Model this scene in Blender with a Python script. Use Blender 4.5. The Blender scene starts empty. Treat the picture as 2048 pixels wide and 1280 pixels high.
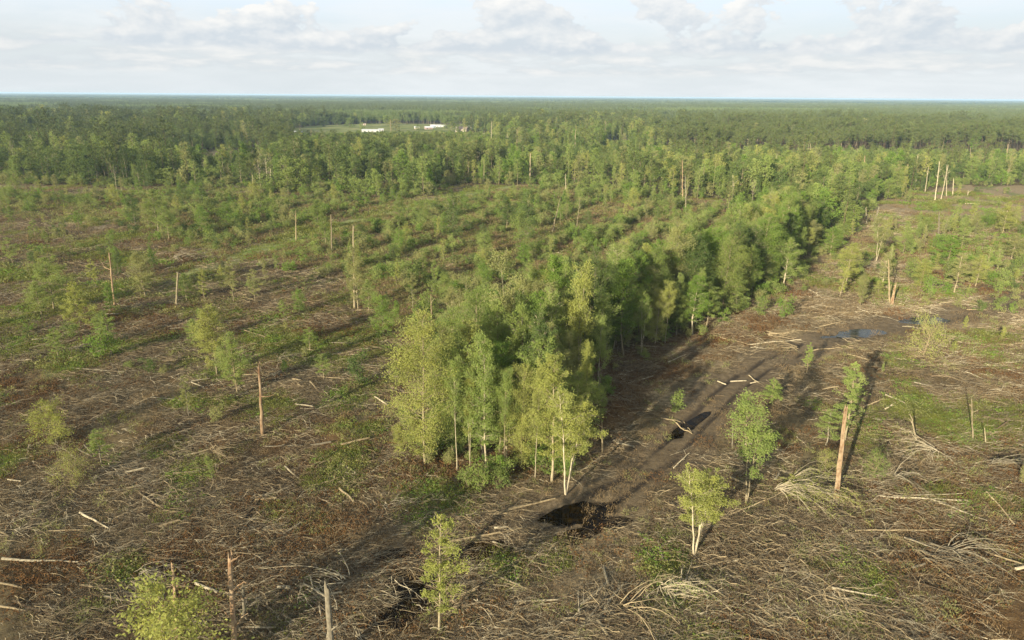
import bpy, math, random
import numpy as np
from mathutils import Matrix, Vector

# ------------------------------------------------------------------ camera, world, sun, exposure
S = bpy.context.scene
COL = S.collection
W0, H0, F0 = 2048.0, 1280.0, 1365.0          # photo size and focal length in its pixels
CAM_H = 45.0
PITCH, ROLL = math.radians(18.18), math.radians(0.42)
SUN_EL, SUN_AZ = math.radians(15.0), math.radians(213.0)   # azimuth clockwise from +Y, where the sun stands

cam_d = bpy.data.cameras.new("camera")
cam_d.sensor_width = 36.0
cam_d.lens = 36.0 * F0 / W0
cam_d.clip_start, cam_d.clip_end = 0.5, 90000.0
cam = bpy.data.objects.new("camera", cam_d)
COL.objects.link(cam)
RC = Matrix.Rotation(math.pi / 2 - PITCH, 4, 'X') @ Matrix.Rotation(ROLL, 4, 'Z')
cam.matrix_world = Matrix.Translation((0, 0, CAM_H)) @ RC
S.camera = cam

S.view_settings.view_transform = 'Standard'
S.view_settings.look = 'None'
S.view_settings.exposure = 1.10
S.view_settings.gamma = 1.0
S.view_settings.use_curve_mapping = False
S.render.engine = 'CYCLES'
S.cycles.use_denoising = True
S.cycles.max_bounces = 6
S.cycles.diffuse_bounces = 3
S.cycles.glossy_bounces = 2
S.cycles.transmission_bounces = 3
S.cycles.transparent_max_bounces = 4
S.cycles.volume_bounces = 0
S.render.filter_size = 1.3 if hasattr(S.render, 'filter_size') else 1.5

world = bpy.data.worlds.new("World")
S.world = world
world.use_nodes = True

sun_d = bpy.data.lights.new("sun", 'SUN')
sun_d.energy = 5.0
sun_d.angle = math.radians(0.6)
sun_d.color = (1.0, 0.89, 0.69)
sun = bpy.data.objects.new("sun", sun_d)
COL.objects.link(sun)
sdir = Vector((math.sin(SUN_AZ) * math.cos(SUN_EL), math.cos(SUN_AZ) * math.cos(SUN_EL), math.sin(SUN_EL)))
sun.rotation_euler = sdir.to_track_quat('Z', 'Y').to_euler()


class NT:
    """small helper to write node trees"""
    def __init__(self, tree):
        self.t = tree
        tree.nodes.clear()

    def n(self, typ, **kw):
        nd = self.t.nodes.new(typ)
        ins = kw.pop('ins', {})
        for k, v in kw.items():
            setattr(nd, k, v)
        for k, v in ins.items():
            self.set(nd, k, v)
        return nd

    def set(self, nd, k, v):
        s = nd.inputs[k]
        if isinstance(v, bpy.types.NodeSocket):
            self.t.links.new(v, s)
        else:
            s.default_value = v

    def math(self, op, a, b=None, c=None, clamp=False):
        nd = self.n('ShaderNodeMath', operation=op, use_clamp=clamp)
        for i, v in enumerate((a, b, c)):
            if v is not None:
                self.set(nd, i, v)
        return nd.outputs[0]

    def mix(self, f, a, b, mode='MIX'):
        nd = self.n('ShaderNodeMix', data_type='RGBA', blend_type=mode)
        self.set(nd, 0, f)
        self.set(nd, 6, a)
        self.set(nd, 7, b)
        return nd.outputs[2]

    def ramp(self, f, stops, interp='LINEAR'):
        nd = self.n('ShaderNodeValToRGB')
        cr = nd.color_ramp
        cr.interpolation = interp
        while len(cr.elements) < len(stops):
            cr.elements.new(0.5)
        for e, (p, c) in zip(cr.elements, stops):
            e.position = p
            e.color = c if len(c) == 4 else (*c, 1)
        self.set(nd, 0, f)
        return nd.outputs[0]

    def maprange(self, v, a, b, c=0.0, d=1.0, smooth=True):
        nd = self.n('ShaderNodeMapRange', interpolation_type='SMOOTHSTEP' if smooth else 'LINEAR')
        for i, x in enumerate((v, a, b, c, d)):
            self.set(nd, i, x)
        return nd.outputs[0]

    def noise(self, vec, scale, detail=4.0, rough=0.5, dist=0.0, dims='3D'):
        nd = self.n('ShaderNodeTexNoise', noise_dimensions=dims)
        if vec is not None:
            self.set(nd, 'Vector', vec)
        nd.inputs['Scale'].default_value = scale
        nd.inputs['Detail'].default_value = detail
        nd.inputs['Roughness'].default_value = rough
        nd.inputs['Distortion'].default_value = dist
        return nd.outputs[0]


def build_world():
    N = NT(world.node_tree)
    sky = N.n('ShaderNodeTexSky', sky_type='NISHITA', sun_disc=False)
    sky.sun_elevation = SUN_EL
    sky.sun_rotation = SUN_AZ
    sky.air_density = 1.0
    sky.dust_density = 1.6
    sky.ozone_density = 1.2
    tc = N.n('ShaderNodeTexCoord')
    sep = N.n('ShaderNodeSeparateXYZ', ins={0: tc.outputs['Generated']})
    x, y, z = sep.outputs
    az = N.math('ARCTAN2', x, y)
    el = N.math('ARCSINE', z)

    def vec(ax, ez, w):
        return N.n('ShaderNodeCombineXYZ', ins={0: N.math('MULTIPLY', az, ax), 1: N.math('MULTIPLY', el, ez), 2: w}).outputs[0]
    # a row of heaped clouds: cell noise over azimuth, flat bases near 3.6 degrees, and flatter layers beyond
    big = N.noise(vec(2.6, 4.0, 3.1), 1.0, 2, 0.5)
    puff = N.noise(vec(11.0, 20.0, 1.7), 1.0, 11, 0.60, 0.10)
    puff_hi = N.noise(N.n('ShaderNodeVectorMath', operation='ADD', ins={0: vec(11.0, 20.0, 1.7), 1: (-0.10, 0.17, 0.0)}).outputs[0], 1.0, 4, 0.55, 0.10)
    bias = N.maprange(el, 0.056, 0.140, 0.24, -0.15, False)
    c1 = N.math('ADD', N.math('ADD', puff, N.math('MULTIPLY', N.math('SUBTRACT', big, 0.5), 1.3)), bias)
    row1 = N.maprange(N.math('ADD', el, N.math('MULTIPLY', N.math('SUBTRACT', puff, 0.5), 0.03)), 0.050, 0.060)
    d1 = N.math('MULTIPLY', N.maprange(c1, 0.485, 0.53), row1)
    # second, lower and farther row
    puff2 = N.noise(vec(12.0, 60.0, 7.9), 1.0, 8, 0.58, 0.1)
    row2 = N.math('MULTIPLY', N.maprange(el, 0.022, 0.032), N.maprange(el, 0.080, 0.055))
    d2 = N.math('MULTIPLY', N.maprange(puff2, 0.38, 0.52), row2)
    veil = N.noise(vec(3.0, 16.0, 5.5), 1.0, 7, 0.62, 0.3)
    d3 = N.math('MULTIPLY', N.maprange(veil, 0.35, 0.70), 0.7)
    det = N.noise(vec(38.0, 90.0, 2.2), 1.0, 6, 0.6)
    # sunlit where the cloud thins towards the upper left, grey towards its base
    slope = N.math('MULTIPLY', N.math('SUBTRACT', puff, puff_hi), 3.4)
    lit1 = N.math('ADD', N.math('ADD', N.maprange(el, 0.052, 0.110, 0.0, 0.60, False), slope), N.math('MULTIPLY', N.math('SUBTRACT', det, 0.5), 0.8), clamp=True)
    col1 = N.mix(lit1, (4.55, 5.00, 5.42, 1), (6.8, 6.72, 6.5, 1))
    lit2 = N.math('ADD', N.maprange(puff2, 0.42, 0.66, 0.1, 0.9), N.math('MULTIPLY', N.math('SUBTRACT', det, 0.5), 0.7), clamp=True)
    col2 = N.mix(lit2, (4.55, 4.98, 5.3, 1), (6.4, 6.35, 6.2, 1))
    base = N.mix(0.35, sky.outputs[0], (6.2, 6.8, 7.3, 1))
    base = N.mix(N.maprange(el, 0.26, 0.0, 0.0, 0.95), base, (5.2, 5.6, 5.85, 1))
    topc = N.mix(N.math('MULTIPLY', N.maprange(el, 0.06, 0.13), N.maprange(el, 0.5, 0.2)), base, (5.7, 6.5, 7.2, 1))
    c = N.mix(d3, topc, (6.2, 6.45, 6.6, 1))
    c = N.mix(N.math('MULTIPLY', d2, 0.75), c, col2)
    c = N.mix(N.math('MULTIPLY', d1, 0.9), c, col1)
    bg = N.n('ShaderNodeBackground', ins={0: c, 1: 0.0685})
    out = N.n('ShaderNodeOutputWorld')
    N.t.links.new(bg.outputs[0], out.inputs[0])


build_world()

# ------------------------------------------------------------------ picture <-> ground
_R = np.array(RC.to_3x3())


def ray(u, v):
    d = np.stack([(np.asarray(u, float) - W0 / 2) / F0, -(np.asarray(v, float) - H0 / 2) / F0, -np.ones_like(np.asarray(u, float))], -1)
    return d @ _R.T


def gp(u, v):
    """ground point seen at photo pixel (u, v)"""
    d = ray(u, v)
    t = -CAM_H / d[..., 2]
    return d[..., 0] * t, d[..., 1] * t


def proj(x, y, z=0.0):
    p = np.stack([np.asarray(x, float), np.asarray(y, float), np.asarray(z, float) - CAM_H + 0 * np.asarray(x, float)], -1) @ _R
    w = np.minimum(p[..., 2], -1e-3)
    return W0 / 2 + F0 * p[..., 0] / -w, H0 / 2 - F0 * p[..., 1] / -w


def height_for(u, v, vt):
    """height of an upright thing with its foot at (u, v) and its top at row vt"""
    x, y = gp(u, v)
    a = np.array([x, y, -CAM_H]) @ _R
    b = np.array([0, 0, 1.0]) @ _R
    k = (H0 / 2 - vt) / F0
    return float((-k * a[2] - a[1]) / (b[1] + k * b[2]))


def size_at(u, v, px):
    x, y = gp(u, v)
    a = np.array([x, y, -CAM_H]) @ _R
    return float(px * -a[2] / F0)


def poly(pts):
    P = np.array(pts, float)
    x, y = gp(P[:, 0], P[:, 1])
    return np.stack([x, y], 1)


def inside(P, x, y):
    x = np.asarray(x, float)
    y = np.asarray(y, float)
    r = np.zeros(x.shape, bool)
    n = len(P)
    j = n - 1
    for i in range(n):
        xi, yi = P[i]
        xj, yj = P[j]
        c = ((yi > y) != (yj > y)) & (x < (xj - xi) * (y - yi) / (yj - yi + 1e-12) + xi)
        r ^= c
        j = i
    return r


def dist_line(P, x, y):
    """distance to a polyline"""
    x = np.asarray(x, float)
    y = np.asarray(y, float)
    best = np.full(x.shape, 1e9)
    for (ax, ay), (bx, by) in zip(P[:-1], P[1:]):
        dx, dy = bx - ax, by - ay
        t = np.clip(((x - ax) * dx + (y - ay) * dy) / (dx * dx + dy * dy + 1e-9), 0, 1)
        best = np.minimum(best, np.hypot(x - ax - t * dx, y - ay - t * dy))
    return best


def vn(x, y, s, seed=0):
    """smooth value noise 0..1"""
    x = np.asarray(x, float) / s + 1000.3 + seed * 17.17
    y = np.asarray(y, float) / s + 2000.7 + seed * 5.31
    xi, yi = np.floor(x).astype(np.int64), np.floor(y).astype(np.int64)
    fx, fy = x - xi, y - yi
    fx, fy = fx * fx * (3 - 2 * fx), fy * fy * (3 - 2 * fy)

    def h(a, b):
        n = (a * 374761393 + b * 668265263 + seed * 974634777) & 0xFFFFFFFF
        n = ((n ^ (n >> 13)) * 1274126177) & 0xFFFFFFFF
        return ((n ^ (n >> 16)) & 0xFFFF) / 65535.0
    return (h(xi, yi) * (1 - fx) + h(xi + 1, yi) * fx) * (1 - fy) + (h(xi, yi + 1) * (1 - fx) + h(xi + 1, yi + 1) * fx) * fy


def fbm(x, y, s, seed=0, o=4):
    r, a, t = 0, 1.0, 0
    for i in range(o):
        r = r + a * vn(x, y, s / 2 ** i, seed + i)
        t += a
        a *= 0.5
    return r / t


# ------------------------------------------------------------------ zones of the place (on the ground)
STRIP = poly([(1130, 985), (1172, 800), (1216, 722), (1318, 688), (1400, 657), (1462, 622), (1530, 592), (1592, 548),
              (1622, 500), (1640, 462), (1560, 452), (1520, 478), (1470, 520), (1380, 575), (1270, 618), (1140, 655), (1030, 695),
              (930, 755), (860, 820), (828, 925), (900, 940), (980, 960), (1060, 975)])
WOODS_EDGE = [(-500, 382), (0, 378), (150, 380), (300, 388), (420, 372), (520, 378), (640, 388), (760, 402), (860, 395), (930, 378), (1010, 364),
              (1100, 362), (1180, 380), (1290, 396), (1400, 412), (1500, 428), (1560, 452), (1640, 470), (1710, 462), (1752, 425),
              (1830, 394), (1950, 380), (2060, 370), (2600, 360)]
WE = poly(WOODS_EDGE)
WE_AZ = np.arctan2(WE[:, 0], WE[:, 1])
WE_D = np.hypot(WE[:, 0], WE[:, 1])


RCL = poly([(1738, 462), (1758, 424), (1850, 396), (1950, 384), (2200, 372), (2200, 480), (1900, 490)])


def in_woods(x, y):
    az = np.arctan2(x, np.maximum(y, 1))
    return np.hypot(x, y) > np.interp(az, WE_AZ, WE_D) * (0.87 + 0.20 * vn(x, y, 48, 9) + 0.10 * vn(x, y, 14, 19)) * np.where(inside(RCL, x, y), 9, 1)


REGROW = poly([(-300, 385), (0, 385), (300, 392), (640, 392), (860, 400), (1010, 368), (1100, 366), (1290, 400), (1500, 432), (1560, 455),
               (1470, 520), (1380, 575), (1270, 618), (1140, 655), (1030, 695), (930, 740), (850, 690), (760, 640), (690, 560), (560, 520),
               (430, 520), (330, 480), (240, 440), (120, 425), (-300, 420)])
FIELD = poly([(588, 266), (590, 256), (640, 251), (760, 247), (900, 249), (975, 247), (985, 253), (940, 262), (860, 266), (760, 268), (700, 270)])
FIELD2 = poly([(1322, 238), (1326, 233), (1352, 232), (1356, 236)])
BARE = poly([(345, 322), (420, 303), (520, 301), (545, 312), (470, 322)])
TRACK_L = poly([(560, 1110), (760, 1115), (900, 1095), (1010, 1065), (1120, 1035)])
TRACK = poly([(1120, 1035), (1230, 985), (1330, 910), (1400, 835), (1470, 770), (1540, 725), (1620, 690), (1740, 655), (1900, 630), (2100, 590)])
RUSTLINE = poly([(1180, 880), (1200, 800), (1260, 745), (1340, 715), (1430, 680), (1520, 630), (1600, 585)])
PATH = poly([(290, 585), (400, 545), (480, 512), (560, 488), (650, 458), (760, 430), (860, 400), (950, 385), (1035, 371)])
PATH2 = poly([(960, 510), (1040, 480), (1120, 455), (1180, 425), (1240, 405)])
PATH3 = poly([(840, 440), (900, 420), (980, 405), (1060, 398)])
# puddles: (u, v, half length m, half width m, angle deg, kind)
PUDDLES = [(1160, 1022, 3.7, 1.5, 22, 'black'), (1152, 1071, 2.2, 1.0, 25, 'black'), (1212, 1047, 2.3, 0.9, 18, 'black'),
           (962, 1101, 3.6, 1.3, 5, 'black'), (836, 1178, 2.2, 2.8, 60, 'black'), (775, 1236, 1.9, 1.2, 10, 'black'),
           (800, 1108, 2.4, 1.0, 0, 'black'), (1384, 842, 4.6, 0.6, 46, 'black'), (1353, 862, 1.6, 0.7, 40, 'black'),
           (1722, 664, 4.4, 1.9, 18, 'grey'), (1668, 668, 2.4, 0.9, 15, 'grey'), (1848, 638, 4.6, 1.8, 8, 'grey'), (2035, 741, 2.2, 0.7, 0, 'grey')]
PUD = []
for (u, v, a, b, ang, k) in PUDDLES:
    x, y = gp(u, v)
    PUD.append((float(x), float(y), a, b, math.radians(ang), k))
# patches of low green: (u, v, radius px)
GREEN = [(1712, 1150, 75), (690, 930, 60), (385, 940, 38), (560, 680, 60), (700, 805, 35), (450, 740, 45), (1900, 860, 60), (1560, 655, 35),
         (1880, 830, 70), (2020, 1000, 50), (1000, 1120, 30), (1110, 1105, 40), (330, 890, 30), (560, 1020, 25), (640, 960, 25), (130, 720, 60),
         (860, 980, 70), (60, 390 + 300, 60), (1990, 830, 60), (120, 610, 60), (230, 580, 60), (1700, 1250, 30), (250, 1130, 40), (1560, 470, 60),
         (1620, 560, 40), (840, 1040, 45)]
GR = []
for (u, v, r) in GREEN:
    x, y = gp(u, v)
    GR.append((float(x), float(y), size_at(u, v, r)))


def puddle_mask(x, y, grow=1.0):
    m = np.zeros(np.shape(x))
    for (px, py, a, b, an, k) in PUD:
        dx, dy = x - px, y - py
        c, s = math.cos(an), math.sin(an)
        q = np.hypot((dx * c + dy * s) / a, (-dx * s + dy * c) / b)
        q = q + (fbm(x, y, 1.9, 31, 3) - 0.5) * (0.45 + 0.9 * min(1.0, max(0.0, b - 0.9)))
        m = np.maximum(m, np.clip((grow - q) / 0.35 + 0.5, 0, 1))
    return m


def green_mask(x, y):
    m = np.zeros(np.shape(x))
    for (px, py, r) in GR:
        q = np.hypot(x - px, (y - py) * 0.75) / r
        m = np.maximum(m, np.clip(1.4 - q, 0, 1))
    m = m * 0.9 + (fbm(x, y, 9, 41) - 0.5) * 1.8 + 0.02 + 0.20 * np.clip((y - 80) / 50, 0, 1)
    m = m - 1.2 * np.clip(1.6 - dist_line(RUSTLINE, x, y) / 9.0, 0, 1) - 1.0 * np.clip(1.6 - dist_line(TRACK, x, y) / 6.0, 0, 1)
    g = np.clip((m - 0.22) * 2.2, 0, 1)
    p = np.clip(1.7 - dist_line(PATH, x, y) / (3.8 + 2 * vn(x, y, 9, 3)), 0, 1)
    return np.clip(np.maximum(g, p), 0, 1)


def track_mask(x, y):
    a = np.clip(1.5 - (dist_line(TRACK, x, y) + (fbm(x, y, 6, 55) - 0.5) * 5) / 4.8, 0, 1)
    b = 0.55 * np.clip(1.5 - (dist_line(TRACK_L, x, y) + (fbm(x, y, 6, 57) - 0.5) * 5) / 3.2, 0, 1)
    return np.maximum(a, b)


def rough(x, y):
    """height of the ground without puddles"""
    d = np.hypot(x, y)
    tr = track_mask(x, y)
    h = (fbm(x, y, 14, 1) - 0.5) * 0.9 + (fbm(x, y, 3.2, 7, 3) - 0.5) * 0.75 * (1 - 0.75 * tr)
    dl = dist_line(TRACK, x, y)
    h = h - 0.16 * tr - 0.34 * np.exp(-((dl - 1.4) / 0.5) ** 2) + 0.20 * np.exp(-((dl - 2.6) / 0.6) ** 2) + 0.22 * np.exp(-((dl - 5.0) / 1.0) ** 2)
    return h * np.clip(1 - (d - 500) / 500, 0, 1)


def zg(x, y):
    x = np.asarray(x, float)
    y = np.asarray(y, float)
    h = rough(x, y)
    pm = puddle_mask(x, y, 1.25)
    for (px, py, a, b, an, k) in PUD:
        near = np.hypot(x - px, y - py) < max(a, b) * 2.2
        if np.any(near):
            hc = float(rough(np.array([px]), np.array([py]))[0]) - 0.12
            h = np.where(near & (pm > 0.02), np.minimum(h, hc + 0.9), h)
            h = np.where(near, h * (1 - pm) + (hc - 0.35) * pm, h)
    return h


def z1(x, y):
    return float(zg(np.array([x]), np.array([y]))[0])


# ------------------------------------------------------------------ materials
def new_mat(name):
    m = bpy.data.materials.new(name)
    m.use_nodes = True
    return m, NT(m.node_tree)


def leaf_mat(name, c1, c2, c3, trans=0.35, roughvar=0.35):
    m, N = new_mat(name)
    oi = N.n('ShaderNodeObjectInfo')
    geo = N.n('ShaderNodeNewGeometry')
    col = N.mix(N.maprange(oi.outputs['Random'], 0.0, 1.0, 0, 1, False), (*c1, 1), (*c2, 1))
    isl = geo.outputs['Random Per Island']
    col = N.mix(N.math('MULTIPLY', isl, 0.55), col, (*c3, 1))
    cl = N.noise(geo.outputs['Position'], 0.55, 3, 0.6)
    col = N.mix(1.0, col, N.ramp(cl, [(0.30, (0.72, 0.74, 0.80)), (0.70, (1.25, 1.20, 1.05))]), 'MULTIPLY')
    d = N.n('ShaderNodeBsdfDiffuse', ins={0: col, 1: 0.6})
    t = N.n('ShaderNodeBsdfTranslucent', ins={0: N.mix(0.5, col, (c3[0] * 1.2, c3[1] * 1.1, c3[2] * 0.6, 1))})
    mx = N.n('ShaderNodeMixShader', ins={0: trans, 1: d.outputs[0], 2: t.outputs[0]})
    o = N.n('ShaderNodeOutputMaterial')
    N.t.links.new(mx.outputs[0], o.inputs[0])
    return m


def bark_mat(name, ca, cb, sc=3.0):
    m, N = new_mat(name)
    oi = N.n('ShaderNodeObjectInfo')
    tc = N.n('ShaderNodeTexCoord')
    mp = N.n('ShaderNodeMapping', ins={0: tc.outputs['Object']})
    mp.inputs[3].default_value = (sc * 2, sc * 2, sc * 0.6)
    n = N.noise(mp.outputs[0], 1.0, 5, 0.65, 0.4)
    col = N.ramp(n, [(0.33, ca), (0.60, cb)])
    bl = N.noise(tc.outputs['Object'], 0.9, 4, 0.7)
    col = N.mix(N.maprange(bl, 0.50, 0.66, 0, 0.6), col, (ca[0] * 0.55, ca[1] * 0.55, ca[2] * 0.55, 1))
    v = N.maprange(oi.outputs['Random'], 0, 1, 0.75, 1.2, False)
    hsv = N.n('ShaderNodeHueSaturation', ins={'Value': v, 'Color': col})
    bp = N.n('ShaderNodeBump', ins={'Strength': 0.5, 'Distance': 0.03, 'Height': n})
    b = N.n('ShaderNodeBsdfDiffuse', ins={0: hsv.outputs[0], 1: 0.8, 'Normal': bp.outputs[0]})
    o = N.n('ShaderNodeOutputMaterial')
    N.t.links.new(b.outputs[0], o.inputs[0])
    return m


L = {
    'yellow': leaf_mat('leaves_yellow_green', (0.268, 0.311, 0.081), (0.327, 0.363, 0.109), (0.446, 0.445, 0.151), 0.48),
    'light': leaf_mat('leaves_light_green', (0.198, 0.290, 0.073), (0.258, 0.332, 0.100), (0.377, 0.416, 0.151), 0.48),
    'fresh': leaf_mat('leaves_fresh_green', (0.132, 0.239, 0.043), (0.169, 0.266, 0.056), (0.265, 0.353, 0.083), 0.48),
    'mid': leaf_mat('leaves_mid_green', (0.145, 0.222, 0.058), (0.222, 0.283, 0.079), (0.290, 0.338, 0.108), 0.48),
    'dark': leaf_mat('leaves_dark_green', (0.089, 0.147, 0.047), (0.134, 0.184, 0.058), (0.178, 0.226, 0.075), 0.48),
    'olive': leaf_mat('leaves_olive', (0.234, 0.252, 0.100), (0.301, 0.316, 0.128), (0.369, 0.372, 0.157), 0.48),
    'pine': leaf_mat('pine_needles', (0.080, 0.113, 0.037), (0.113, 0.138, 0.049), (0.142, 0.169, 0.059), 0.12),
    'rust': leaf_mat('dead_leaves', (0.099, 0.052, 0.023), (0.145, 0.076, 0.032), (0.184, 0.108, 0.052), 0.15),
    'straw': leaf_mat('dry_grass', (0.165, 0.119, 0.065), (0.207, 0.147, 0.084), (0.252, 0.191, 0.110), 0.2),
    'grass': leaf_mat('green_grass', (0.141, 0.166, 0.039), (0.182, 0.213, 0.046), (0.248, 0.259, 0.075), 0.48),
    'woods': leaf_mat('leaves_of_the_woods', (0.095, 0.159, 0.049), (0.210, 0.268, 0.082), (0.219, 0.272, 0.089), 0.48),
}
LOOK = {'yellow': 'yellow-green', 'light': 'light green', 'fresh': 'fresh green', 'mid': 'mid green', 'dark': 'dark green', 'olive': 'olive green',
        'pine': 'brownish green', 'rust': 'rusty brown', 'woods': 'green'}
B = {
    'pale': bark_mat('pale_bark', (0.191, 0.156, 0.093), (0.338, 0.283, 0.175)),
    'grey': bark_mat('grey_bark', (0.125, 0.106, 0.073), (0.242, 0.211, 0.146)),
    'brown': bark_mat('brown_bark', (0.074, 0.052, 0.032), (0.154, 0.116, 0.071)),
    'red': bark_mat('peeled_pine_bark', (0.199, 0.109, 0.056), (0.367, 0.275, 0.169), 1.2),
    'tan': bark_mat('tan_wood', (0.221, 0.172, 0.100), (0.345, 0.275, 0.162)),
    'white': bark_mat('bleached_wood', (0.294, 0.247, 0.158), (0.457, 0.396, 0.269)),
    'dark': bark_mat('dark_wood', (0.041, 0.030, 0.020), (0.096, 0.071, 0.044)),
}


def ground_mat():
    m, N = new_mat('ground_soil')
    geo = N.n('ShaderNodeNewGeometry')
    pos = geo.outputs['Position']
    at = N.n('ShaderNodeAttribute', attribute_name='zone')
    sep = N.n('ShaderNodeSeparateColor', ins={0: at.outputs['Color']})
    g_, t_, r_ = sep.outputs
    w_ = at.outputs['Alpha']
    n1 = N.noise(pos, 0.11, 5, 0.6)
    n2 = N.noise(pos, 0.9, 6, 0.65)
    n3 = N.noise(pos, 6.0, 4, 0.7)
    mp = N.n('ShaderNodeMapping', ins={0: pos})
    mp.inputs[2].default_value = (0, 0, 0.25)
    mp.inputs[3].default_value = (0.8, 5.0, 1.0)
    st = N.noise(mp.outputs[0], 1.4, 5, 0.75, 1.2)
    soil = N.ramp(N.math('ADD', N.math('MULTIPLY', n2, 0.6), N.math('MULTIPLY', st, 0.4)),
                  [(0.33, (0.042, 0.032, 0.015)), (0.47, (0.108, 0.081, 0.039)), (0.60, (0.181, 0.140, 0.068)), (0.72, (0.258, 0.206, 0.106))])
    rust = N.ramp(N.math('ADD', N.math('MULTIPLY', n3, 0.5), N.math('MULTIPLY', n2, 0.5)),
                  [(0.35, (0.061, 0.036, 0.015)), (0.52, (0.127, 0.074, 0.029)), (0.68, (0.188, 0.127, 0.053))])
    mud = N.ramp(N.math('ADD', N.math('MULTIPLY', n2, 0.5), N.math('MULTIPLY', st, 0.5)),
                 [(0.35, (0.075, 0.052, 0.030)), (0.5, (0.137, 0.101, 0.059)), (0.66, (0.195, 0.146, 0.086))])
    grn = N.ramp(n3, [(0.32, (0.093, 0.101, 0.034)), (0.5, (0.144, 0.158, 0.051)), (0.68, (0.219, 0.220, 0.083))])
    pink = N.ramp(N.math('ADD', N.math('MULTIPLY', n3, 0.4), N.math('MULTIPLY', n2, 0.6)),
                  [(0.35, (0.162, 0.123, 0.066)), (0.52, (0.269, 0.204, 0.111)), (0.68, (0.376, 0.293, 0.170))])

    def soft(v, k=0.55):
        return N.maprange(N.math('ADD', v, N.math('MULTIPLY', N.math('SUBTRACT', n2, 0.5), k * 2)), 0.35, 0.65)
    c = N.mix(N.maprange(n1, 0.44, 0.66, 0, 0.28), soil, rust)
    c = N.mix(soft(r_), c, rust)
    c = N.mix(soft(w_), c, pink)
    c = N.mix(N.math('MULTIPLY', soft(t_, 0.3), 0.85), c, mud)
    c = N.mix(N.math('MULTIPLY', soft(g_, 0.6), 0.85), c, grn)
    ap = N.n('ShaderNodeAttribute', attribute_name='path')
    lawn = N.ramp(n3, [(0.32, (0.165, 0.190, 0.055)), (0.5, (0.240, 0.260, 0.085)), (0.68, (0.31, 0.31, 0.130))])
    c = N.mix(N.math('MULTIPLY', soft(ap.outputs['Fac'], 0.3), 0.9), c, lawn)
    ar = N.n('ShaderNodeAttribute', attribute_name='rut')
    c = N.mix(N.math('MULTIPLY', N.maprange(ar.outputs['Fac'], 0.25, 0.8), 0.85), c, (0.034, 0.026, 0.019, 1))
    bh = N.math('ADD', N.math('MULTIPLY', n2, 0.7), N.math('ADD', N.math('MULTIPLY', st, 0.3), N.math('MULTIPLY', n3, 0.25)))
    bp = N.n('ShaderNodeBump', ins={'Strength': 0.8, 'Distance': 0.35, 'Height': bh})
    b = N.n('ShaderNodeBsdfPrincipled', ins={0: c, 'Roughness': 0.95, 'Normal': bp.outputs[0]})
    b.inputs['Specular IOR Level'].default_value = 0.15
    o = N.n('ShaderNodeOutputMaterial')
    N.t.links.new(b.outputs[0], o.inputs[0])
    return m


def flat_mat(name, col, rough_=0.6, col2=None, sc=4.0, spec=0.3):
    m, N = new_mat(name)
    if col2 is not None:
        tc = N.n('ShaderNodeTexCoord')
        c = N.ramp(N.noise(tc.outputs['Object'], sc, 4, 0.6), [(0.35, col), (0.65, col2)])
    else:
        c = (*col, 1)
    b = N.n('ShaderNodeBsdfPrincipled', ins={0: c, 'Roughness': rough_})
    b.inputs['Specular IOR Level'].default_value = spec
    o = N.n('ShaderNodeOutputMaterial')
    N.t.links.new(b.outputs[0], o.inputs[0])
    return m


def water_mat(name, col, rg):
    m, N = new_mat(name)
    geo = N.n('ShaderNodeNewGeometry')
    n = N.noise(geo.outputs['Position'], 3.0, 3, 0.5)
    bp = N.n('ShaderNodeBump', ins={'Strength': 0.08, 'Distance': 0.02, 'Height': n})
    c = N.ramp(N.noise(geo.outputs['Position'], 1.3, 4, 0.6), [(0.45, col), (0.75, (col[0] * 2.5 + 0.02, col[1] * 2.2 + 0.012, col[2] * 1.6))])
    b = N.n('ShaderNodeBsdfPrincipled', ins={0: c, 'Roughness': rg, 'IOR': 1.33, 'Normal': bp.outputs[0]})
    b.inputs['Specular IOR Level'].default_value = 0.07 if col[0] < 0.02 else 0.22
    o = N.n('ShaderNodeOutputMaterial')
    N.t.links.new(b.outputs[0], o.inputs[0])
    return m


# ------------------------------------------------------------------ mesh building
class MB:
    def __init__(self):
        self.v, self.f, self.m, self.n = [], [], [], 0

    def add(self, v, f, mat=0):
        v = np.asarray(v, float).reshape(-1, 3)
        f = np.asarray(f, np.int64)
        self.v.append(v)
        self.f.append(f + self.n)
        self.m.append(np.full(len(f), mat, np.int32))
        self.n += len(v)

    def mesh(self, name, mats, smooth=False):
        me = bpy.data.meshes.new(name)
        if self.n:
            V = np.concatenate(self.v)
            F4 = [f for f in self.f if f.shape[1] == 4]
            F3 = [f for f in self.f if f.shape[1] == 3]
            M = np.concatenate([m for f, m in zip(self.f, self.m) if f.shape[1] == 4] + [m for f, m in zip(self.f, self.m) if f.shape[1] == 3])
            a4 = np.concatenate(F4).ravel() if F4 else np.zeros(0, np.int64)
            a3 = np.concatenate(F3).ravel() if F3 else np.zeros(0, np.int64)
            n4, n3 = len(a4) // 4, len(a3) // 3
            me.vertices.add(len(V))
            me.vertices.foreach_set('co', V.astype(np.float32).ravel())
            me.loops.add(len(a4) + len(a3))
            me.loops.foreach_set('vertex_index', np.concatenate([a4, a3]).astype(np.int32))
            me.polygons.add(n4 + n3)
            st = np.concatenate([np.arange(n4) * 4, len(a4) + np.arange(n3) * 3]).astype(np.int32)
            me.polygons.foreach_set('loop_start', st)
            me.polygons.foreach_set('material_index', M)
            me.polygons.foreach_set('use_smooth', np.full(n4 + n3, smooth))
        for mt in mats:
            me.materials.append(mt)
        me.update(calc_edges=True)
        return me


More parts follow.
